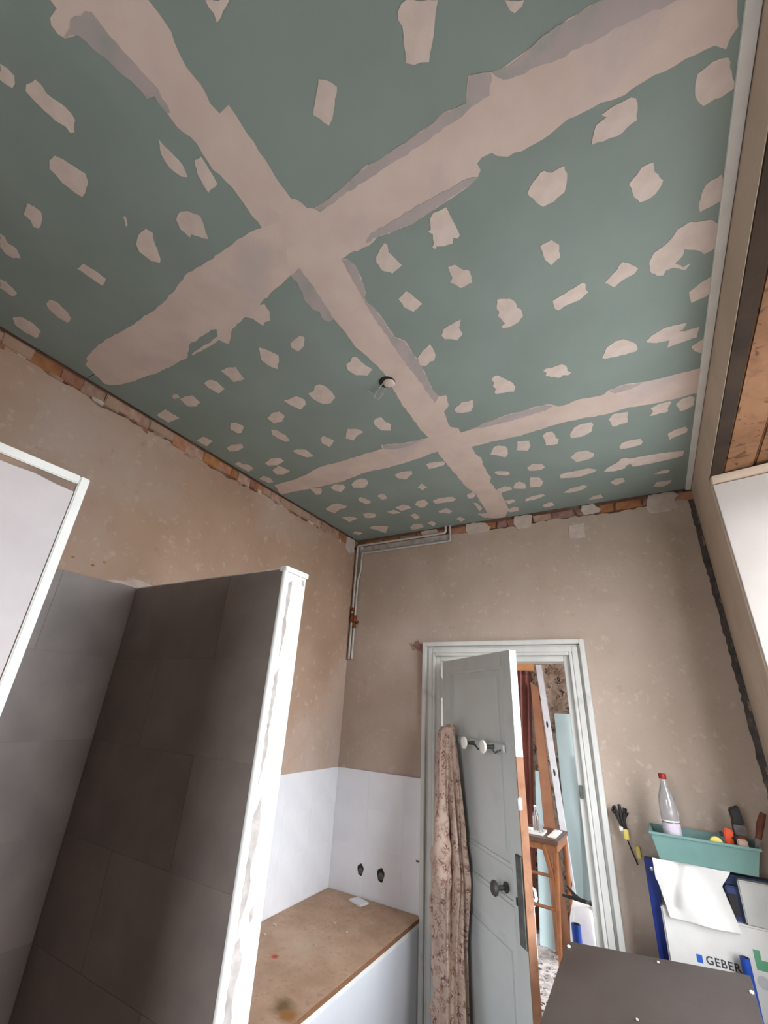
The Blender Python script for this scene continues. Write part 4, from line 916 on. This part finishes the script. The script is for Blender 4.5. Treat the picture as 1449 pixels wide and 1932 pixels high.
# yellow tape measure, orange cutter, brushes, trowel
tp_ = thing('tape_measure', (.130, 2.56, Zt), 'yellow roll lying among the tools in the turquoise tray', 'tape')
MB().lathe((.130, 2.545, Zt + .075), (0, 1, 0), [(.020, 0), (.024, .003), (.024, .022), (.020, .025)], 20).build('case', 'yellow', tp_, smooth=True)
MB().box((.105, 2.545, Zt), (.155, 2.575, Zt + .056)).build('block', 'black', tp_, bevel=.004)
cu = thing('cutter', (.185, 2.58, Zt), 'orange-red handled cutter standing upright in the turquoise tray', 'cutter')
MB().hexa([(.178, 2.57, Zt), (.196, 2.57, Zt), (.196, 2.59, Zt), (.178, 2.59, Zt), (.160, 2.568, Zt + .10), (.190, 2.568, Zt + .10), (.190, 2.592, Zt + .10), (.160, 2.592, Zt + .10)]).build('handle', 'orange', cu, bevel=.004)
MB().hexa([(.160, 2.568, Zt + .10), (.190, 2.568, Zt + .10), (.190, 2.592, Zt + .10), (.160, 2.592, Zt + .10), (.168, 2.57, Zt + .135), (.198, 2.57, Zt + .125), (.198, 2.59, Zt + .125), (.168, 2.59, Zt + .135)]).build('head', 'orange', cu, bevel=.004)
MB().box((.148, 2.572, Zt + .10), (.160, 2.588, Zt + .115)).build('blade_slide', 'black', cu, bevel=.002)
br = thing('paint_brush', (.225, 2.61, Zt), 'dark bristled paint brush standing head up in the tray', 'brush')
MB().hexa([(.215, 2.60, Zt), (.228, 2.60, Zt), (.228, 2.612, Zt), (.215, 2.612, Zt), (.208, 2.598, Zt + .11), (.240, 2.598, Zt + .11), (.240, 2.614, Zt + .11), (.208, 2.614, Zt + .11)]).build('handle', 'tool_brown', br, bevel=.003)
MB().box((.203, 2.596, Zt + .11), (.245, 2.616, Zt + .145)).build('ferrule', 'rust_metal', br, bevel=.002)
MB().hexa([(.203, 2.597, Zt + .145), (.245, 2.597, Zt + .145), (.245, 2.615, Zt + .145), (.203, 2.615, Zt + .145), (.198, 2.592, Zt + .20), (.236, 2.592, Zt + .215), (.236, 2.62, Zt + .215), (.198, 2.62, Zt + .20)]).build('bristles', 'black', br, bevel=.005)
sc = thing('scraper', (.235, 2.545, Zt), 'flat grey scraper with brown handle leaning in the right end of the tray', 'scraper')
MB().hexa([(.232, 2.548, Zt), (.24, 2.548, Zt), (.24, 2.556, Zt), (.232, 2.556, Zt), (.262, 2.545, Zt + .12), (.282, 2.545, Zt + .115), (.282, 2.557, Zt + .115), (.262, 2.557, Zt + .12)]).build('blade', 'rust_metal', sc, bevel=.002)
MB().tube([(.272, 2.551, Zt + .115), (.290, 2.551, Zt + .165), (.308, 2.551, Zt + .205)], [.010, .013, .010], 10).build('handle', 'tool_brown', sc, smooth=True)
bk = thing('putty_knife', (.205, 2.64, Zt), 'rusty red-brown handled putty knife behind the orange cutter', 'putty knife')
MB().box((.196, 2.636, Zt), (.222, 2.640, Zt + .10)).build('blade', 'rust_metal', bk)
MB().tube([(.209, 2.638, Zt + .10), (.215, 2.636, Zt + .15), (.222, 2.634, Zt + .195)], [.010, .014, .010], 10).build('handle', 'tool_brown', bk, smooth=True)
wx = MB().box((.198, 2.522, Zt), (.232, 2.540, Zt + .108)).build('sponge', 'mortar', bevel=.004)
tag(wx, 'beige sponge block wedged in the right end of the tray', 'sponge')

# ---------------- dark work board on a trestle, in front of the frame
A = Vector((-.427, 2.2, .91)); d1 = Vector((.0313, .9927, .1165)); d2 = Vector((.9943, -.0424, .0982)); d2 = (d2 - d1 * d2.dot(d1)).normalized(); d3 = d2.cross(d1).normalized()
if d3.z < 0: d3 = -d3
def bp(a, b, c): return A + d2 * a - d1 * b + d3 * c
def bbox(mb, a0, a1, b0, b1, c0, c1):
    return mb.hexa([bp(a0, b0, c0), bp(a1, b0, c0), bp(a1, b1, c0), bp(a0, b1, c0), bp(a0, b0, c1), bp(a1, b0, c1), bp(a1, b1, c1), bp(a0, b1, c1)])
wbch = thing('work_board', (-.15, 1.85, 0), 'dusty dark grey-brown board lying on a trestle in front of the frame', 'work board')
bbox(MB(), 0, .552, 0, .80, -.020, 0).build('board', 'work', wbch, bevel=.0015)
for a, b in ((.012, .035), (.545, .088)):
    p = bp(a, b, 0); MB().lathe(p, d3, [(.006, 0), (.006, .003), (.002, .005)], 10).build('screw', 'porcelain', wbch)
for a in (.06, .49):
    for b in (.10, .70):
        p = bp(a, b, -.02)
        MB().hexa([(p.x - .02, p.y - .02, 0), (p.x + .02, p.y - .02, 0), (p.x + .02, p.y + .02, 0), (p.x - .02, p.y + .02, 0), bp(a, b, -.02) + Vector((-.02, -.02, .0)), bp(a, b, -.02) + Vector((.02, -.02, 0)), bp(a, b, -.02) + Vector((.02, .02, 0)), bp(a, b, -.02) + Vector((-.02, .02, 0))]).build('leg', 'raw_wood', wbch)
for b in (.10, .70):
    bbox(MB(), .04, .51, b - .018, b + .018, -.07, -.0205).build('rail', 'raw_wood', wbch)
for i, q in enumerate(((.30, .03), (.25, .33))):
    p = bp(q[0], q[1], .003)
    tag(chunk('plaster_crumb', 'dab', None, p, .008, .006, .005, .3), ['tiny plaster crumb near the far edge of the dark board', 'tiny plaster crumb in the middle of the dark board'][i], 'crumb', 'crumbs on the work board')

# =================================================================== room behind the door
HY = 4.86
o = MB().box((-2.7, 2.87, -.08), (1.3, HY + .1, 0)).build('floor_hall', 'mosaic'); struct(o, 'black and white mosaic floor seen through the doorway', 'floor')
o = MB().box((-2.7, HY, 0), (1.3, HY + .1, 2.9)).build('wall_hall_far', 'wallpaper'); struct(o, 'far wall with brown floral wallpaper beyond the doorway', 'wall')
MB().box((-2.7, HY - .012, 0), (1.3, HY, .17)).build('skirting', 'skirt', o, bevel=.003)
MB().box((-2.7, HY - .006, 2.085), (-1.02, HY, 2.9)).build('upper_panel', 'hall_ceiling', o, label='orange-tan upper wall panel')
o = MB().box((-2.8, 2.87, 0), (-2.7, HY + .1, 2.9)).build('wall_hall_left', 'wallpaper'); struct(o, 'left wall of the far room, hidden behind the door', 'wall')
hw = MB(); hw.box((1.3, 2.87, 0), (1.4, HY + .1, .7)); hw.box((1.3, 2.87, 2.4), (1.4, HY + .1, 2.9)); hw.box((1.3, 2.87, .7), (1.4, 3.4, 2.4)); hw.box((1.3, 4.6, .7), (1.4, HY + .1, 2.4))
o = hw.build('wall_hall_right', 'plaster'); struct(o, 'right wall of the far room with its window opening', 'wall')
o = MB().box((-2.8, 2.87, 2.82), (1.4, HY + .1, 2.9)).build('ceiling_hall', 'hall_ceiling'); struct(o, 'warm tan ceiling of the far room', 'ceiling')

# long dark tube leaning in the far room
tb = thing('tall_tube', (-1.235, 4.775, 0), 'tall dark copper-brown tube standing behind the door edge', 'tube')
MB().tube([(-1.235, 4.775, 0.0), (-1.105, 4.765, 2.05)], .070, 28).build('pipe', 'tube', tb, smooth=True)
MB().tube([(-1.1063, 4.7652, 2.03), (-1.1037, 4.7648, 2.07)], .074, 28).build('rim', 'tube', tb, smooth=True)
# leaning boards
def slab(mb, bl, br_, tl, tr_, th):
    bl, br_, tl, tr_ = map(Vector, (bl, br_, tl, tr_))
    n = (br_ - bl).cross(tl - bl).normalized()
    if n.y < 0: n = -n
    return mb.hexa([bl, br_, br_ + n * th, bl + n * th, tl, tr_, tr_ + n * th, tl + n * th])
tag(slab(MB(), (-.965, 4.50, .001), (-.845, 4.50, .001), (-1.020, 4.645, 1.965), (-.950, 4.645, 1.905), .022).build('wood_plank', 'plank', bevel=.002), 'orange-brown wooden plank leaning beside the metal rail', 'plank')
tag(slab(MB(), (-.835, 4.66, .001), (-.36, 4.66, .001), (-.855, 4.81, 1.69), (-.40, 4.81, 1.69), .013).build('blue_board', 'ply', bevel=.001), 'wide pale blue-green board leaning against the floral wallpaper', 'board')
tag(slab(MB(), (-.70, 4.58, .001), (-.40, 4.56, .001), (-.66, 4.745, 1.36), (-.38, 4.745, 1.36), .013).build('blue_board', 'ply', bevel=.001), 'narrower pale blue board leaning in front of the wide one', 'board')
tag(slab(MB(), (-1.10, 4.58, .001), (-.965, 4.58, .001), (-1.048, 4.665, 1.20), (-.93, 4.665, 1.20), .013).build('blue_board', 'ply', bevel=.001), 'short pale blue board behind the little wooden table', 'board')
rl = thing('metal_rail', (-.775, 4.46, 0), 'pale metal stud rail with dark slots leaning in the far room', 'rail')
slab(MB(), (-.785, 4.46, .001), (-.752, 4.46, .001), (-.958, 4.68, 2.125), (-.912, 4.68, 2.125), .004).build('web', 'rail', rl)
slab(MB(), (-.789, 4.46, .001), (-.785, 4.46, .001), (-.962, 4.68, 2.125), (-.958, 4.68, 2.125), .03).build('flange', 'rail', rl)
slab(MB(), (-.752, 4.46, .001), (-.748, 4.46, .001), (-.912, 4.68, 2.125), (-.908, 4.68, 2.125), .03).build('flange', 'rail', rl)
for t in (.22, .57, .75):
    c = Vector((-.7685, 4.46, 0)).lerp(Vector((-.935, 4.68, 2.125)), t)
    ax = (Vector((-.935, 4.68, 2.125)) - Vector((-.7685, 4.46, 0))).normalized()
    sl = [Vector((c.x, c.y - .001, c.z)) + ax * (.028 * math.sin(a)) + Vector((.009 * math.cos(a), 0, 0)) for a in [2 * math.pi * k / 14 for k in range(14)]]
    MB().add([tuple(v) for v in sl] + [tuple(v + Vector((0, .0035, 0))) for v in sl], [tuple(range(14)), tuple(reversed(range(14, 28)))] + [(k, (k + 1) % 14, 14 + (k + 1) % 14, 14 + k) for k in range(14)]).build('slot', 'black', rl)

# little wooden table with bottle, tray and soap dish
tz = .82
tbl = thing('side_table', (-.91, 4.26, 0), 'small varnished wooden table with splayed legs beyond the doorway', 'table')
MB().hexa([(-.79, 4.05, tz - .028), (-.775, 4.44, tz - .028), (-1.17, 4.48, tz - .028), (-1.19, 4.08, tz - .028), (-.79, 4.05, tz), (-.775, 4.44, tz), (-1.17, 4.48, tz), (-1.19, 4.08, tz)]).build('table_top', 'table_top', tbl, bevel=.004)
MB().hexa([(-.80, 4.07, tz - .075), (-.79, 4.42, tz - .075), (-1.15, 4.46, tz - .075), (-1.17, 4.10, tz - .075), (-.80, 4.07, tz - .029), (-.79, 4.42, tz - .029), (-1.15, 4.46, tz - .029), (-1.17, 4.10, tz - .029)]).build('apron', 'table_wood', tbl)
for a, b in (((-.815, 4.09), (-.86, 4.10)), ((-.805, 4.41), (-.80, 4.42)), ((-1.15, 4.12), (-1.12, 4.13)), ((-1.13, 4.44), (-1.12, 4.43))):
    MB().tube([(a[0], a[1], tz - .03), (b[0], b[1], 0)], [.020, .013], 10).build('leg', 'table_wood', tbl, smooth=True)
MB().tube([(-.90, 4.085, tz - .04), (-.855, 4.09, .60), (-.835, 4.09, .45)], [.020, .017, .012], 10).build('brace', 'table_wood', tbl, smooth=True)
for z in (.59, .40):
    MB().tube([(-1.13, 4.12, z), (-.845, 4.095, z)], .011, 8).build('stretcher', 'table_wood', tbl, smooth=True)
sv = thing('serving_tray', (-.975, 4.20, tz), 'small white tray under the glass bottle on the wooden table', 'tray')
MB().box((-1.10, 4.13, tz), (-.905, 4.27, tz + .006)).build('base', 'porcelain', sv, bevel=.002)
rm = MB(); rm.box((-1.10, 4.13, tz + .006), (-.905, 4.136, tz + .018)); rm.box((-1.10, 4.264, tz + .006), (-.905, 4.27, tz + .018)); rm.box((-.911, 4.136, tz + .006), (-.905, 4.264, tz + .018)); rm.build('raised_edge', 'porcelain', sv)
gb = thing('glass_bottle', (-.968, 4.20, tz + .006), 'clear glass bottle on the white tray on the wooden table', 'bottle')
MB().lathe((-.968, 4.20, tz + .006), (0, 0, 1), [(.024, 0), (.026, .004), (.026, .10), (.020, .125), (.009, .14), (.009, .165)], 20).build('body', 'glass', gb, smooth=True)
MB().lathe((-.968, 4.20, tz + .171), (0, 0, 1), [(.010, 0), (.012, .004), (.008, .014), (.002, .016)], 14).build('stopper', 'porcelain', gb, smooth=True)
gc = MB().lathe((-.925, 4.165, tz + .006), (0, 0, 1), [(.013, 0), (.014, .002), (.016, .055), (.014, .055), (.012, .004)], 18).build('drinking_glass', 'glass', smooth=True)
tag(gc, 'small drinking glass next to the bottle on the white tray', 'glass')
sd = thing('soap_dish', (-.835, 4.24, tz), 'white rectangular dish at the right end of the wooden table', 'dish')
MB().hexa([(-.872, 4.12, tz), (-.812, 4.12, tz), (-.806, 4.36, tz), (-.866, 4.36, tz), (-.874, 4.118, tz + .012), (-.810, 4.118, tz + .012), (-.804, 4.362, tz + .012), (-.868, 4.362, tz + .012)]).build('base', 'porcelain', sd, bevel=.003)
MB().hexa([(-.862, 4.14, tz + .012), (-.822, 4.14, tz + .012), (-.816, 4.34, tz + .012), (-.856, 4.34, tz + .012), (-.860, 4.145, tz + .018), (-.824, 4.145, tz + .018), (-.818, 4.335, tz + .018), (-.854, 4.335, tz + .018)]).build('soap', 'sack', sd, bevel=.002)
# white jug with handle behind the door edge
jg = thing('white_jug', (-1.10, 4.33, 0), 'white plastic jug with handle, half hidden behind the door edge', 'jug')
MB().lathe((-1.12, 4.30, .0), (0, 0, 1), [(.06, 0), (.065, .02), (.065, .36), (.05, .42), (.025, .455), (.025, .475)], 22).build('body', 'sack', jg, smooth=True)
MB().tube([(-1.075, 4.29, .44), (-1.04, 4.285, .43), (-1.03, 4.285, .38), (-1.055, 4.29, .33)], .012, 10).build('handle', 'sack', jg, smooth=True)

# white sack of rubble with tools, blue sleeve beside it
def sack():
    prof = [(0, .085), (.03, .10), (.25, .105), (.45, .10), (.56, .092), (.60, .080)]
    seg = 40; vs = []; fs = []
    for z, r in prof:
        for k in range(seg):
            t = 2 * math.pi * k / seg
            rr = r * (1 + .05 * math.sin(5 * t + z * 6) + .03 * math.sin(9 * t + 1))
            q = abs(math.cos(t)) ** .5 * (1 if math.cos(t) > 0 else -1), abs(math.sin(t)) ** .5 * (1 if math.sin(t) > 0 else -1)
            vs.append((-.578 + rr * q[0] * .92, 3.62 + rr * q[1] * .8, z + (.02 * math.sin(3 * t) if z > .5 else 0)))
    for i in range(len(prof) - 1):
        for k in range(seg):
            k2 = (k + 1) % seg; fs.append((i * seg + k, i * seg + k2, (i + 1) * seg + k2, (i + 1) * seg + k))
    fs.append(tuple(reversed(range(seg)))); fs.append(tuple(range((len(prof) - 1) * seg, len(prof) * seg)))
    return MB().add(vs, fs)
sk = thing('white_sack', (-.575, 3.62, 0), 'bright white sack standing in the doorway below the leaning boards', 'sack')
sack().build('bag', 'sack', sk, smooth=True)
MB().box((-.56, 3.535, .43), (-.51, 3.539, .432)).build('print_line', 'ink', sk)
cl = thing('black_clamp', (-.62, 3.62, .62), 'black clamp lying across the top of the white sack', 'clamp')
MB().tube([(-.68, 3.66, .675), (-.63, 3.62, .645), (-.59, 3.60, .632)], [.006, .012, .010], 10).build('handle', 'black', cl, smooth=True)
MB().tube([(-.70, 3.58, .645), (-.62, 3.60, .638), (-.55, 3.60, .632), (-.51, 3.58, .625)], [.006, .012, .010, .006], 10).build('jaw', 'black', cl, smooth=True)
MB().tube([(-.56, 3.57, .635), (-.53, 3.56, .655), (-.505, 3.58, .63)], .006, 8).build('lever', 'grime', cl, smooth=True)
bs = thing('blue_sleeve', (-.615, 3.42, 0), 'short blue plastic tube standing beside the white sack in the doorway', 'tube')
MB().tube([(-.612, 3.45, 0), (-.612, 3.45, .56)], .026, 20, cap=False).build('tube', 'blue_bright', bs, smooth=True)
MB().lathe((-.612, 3.45, .545), (0, 0, 1), [(.0255, 0), (.0255, .0155), (.021, .0155), (.021, .002)], 20).build('mouth', 'navy', bs)
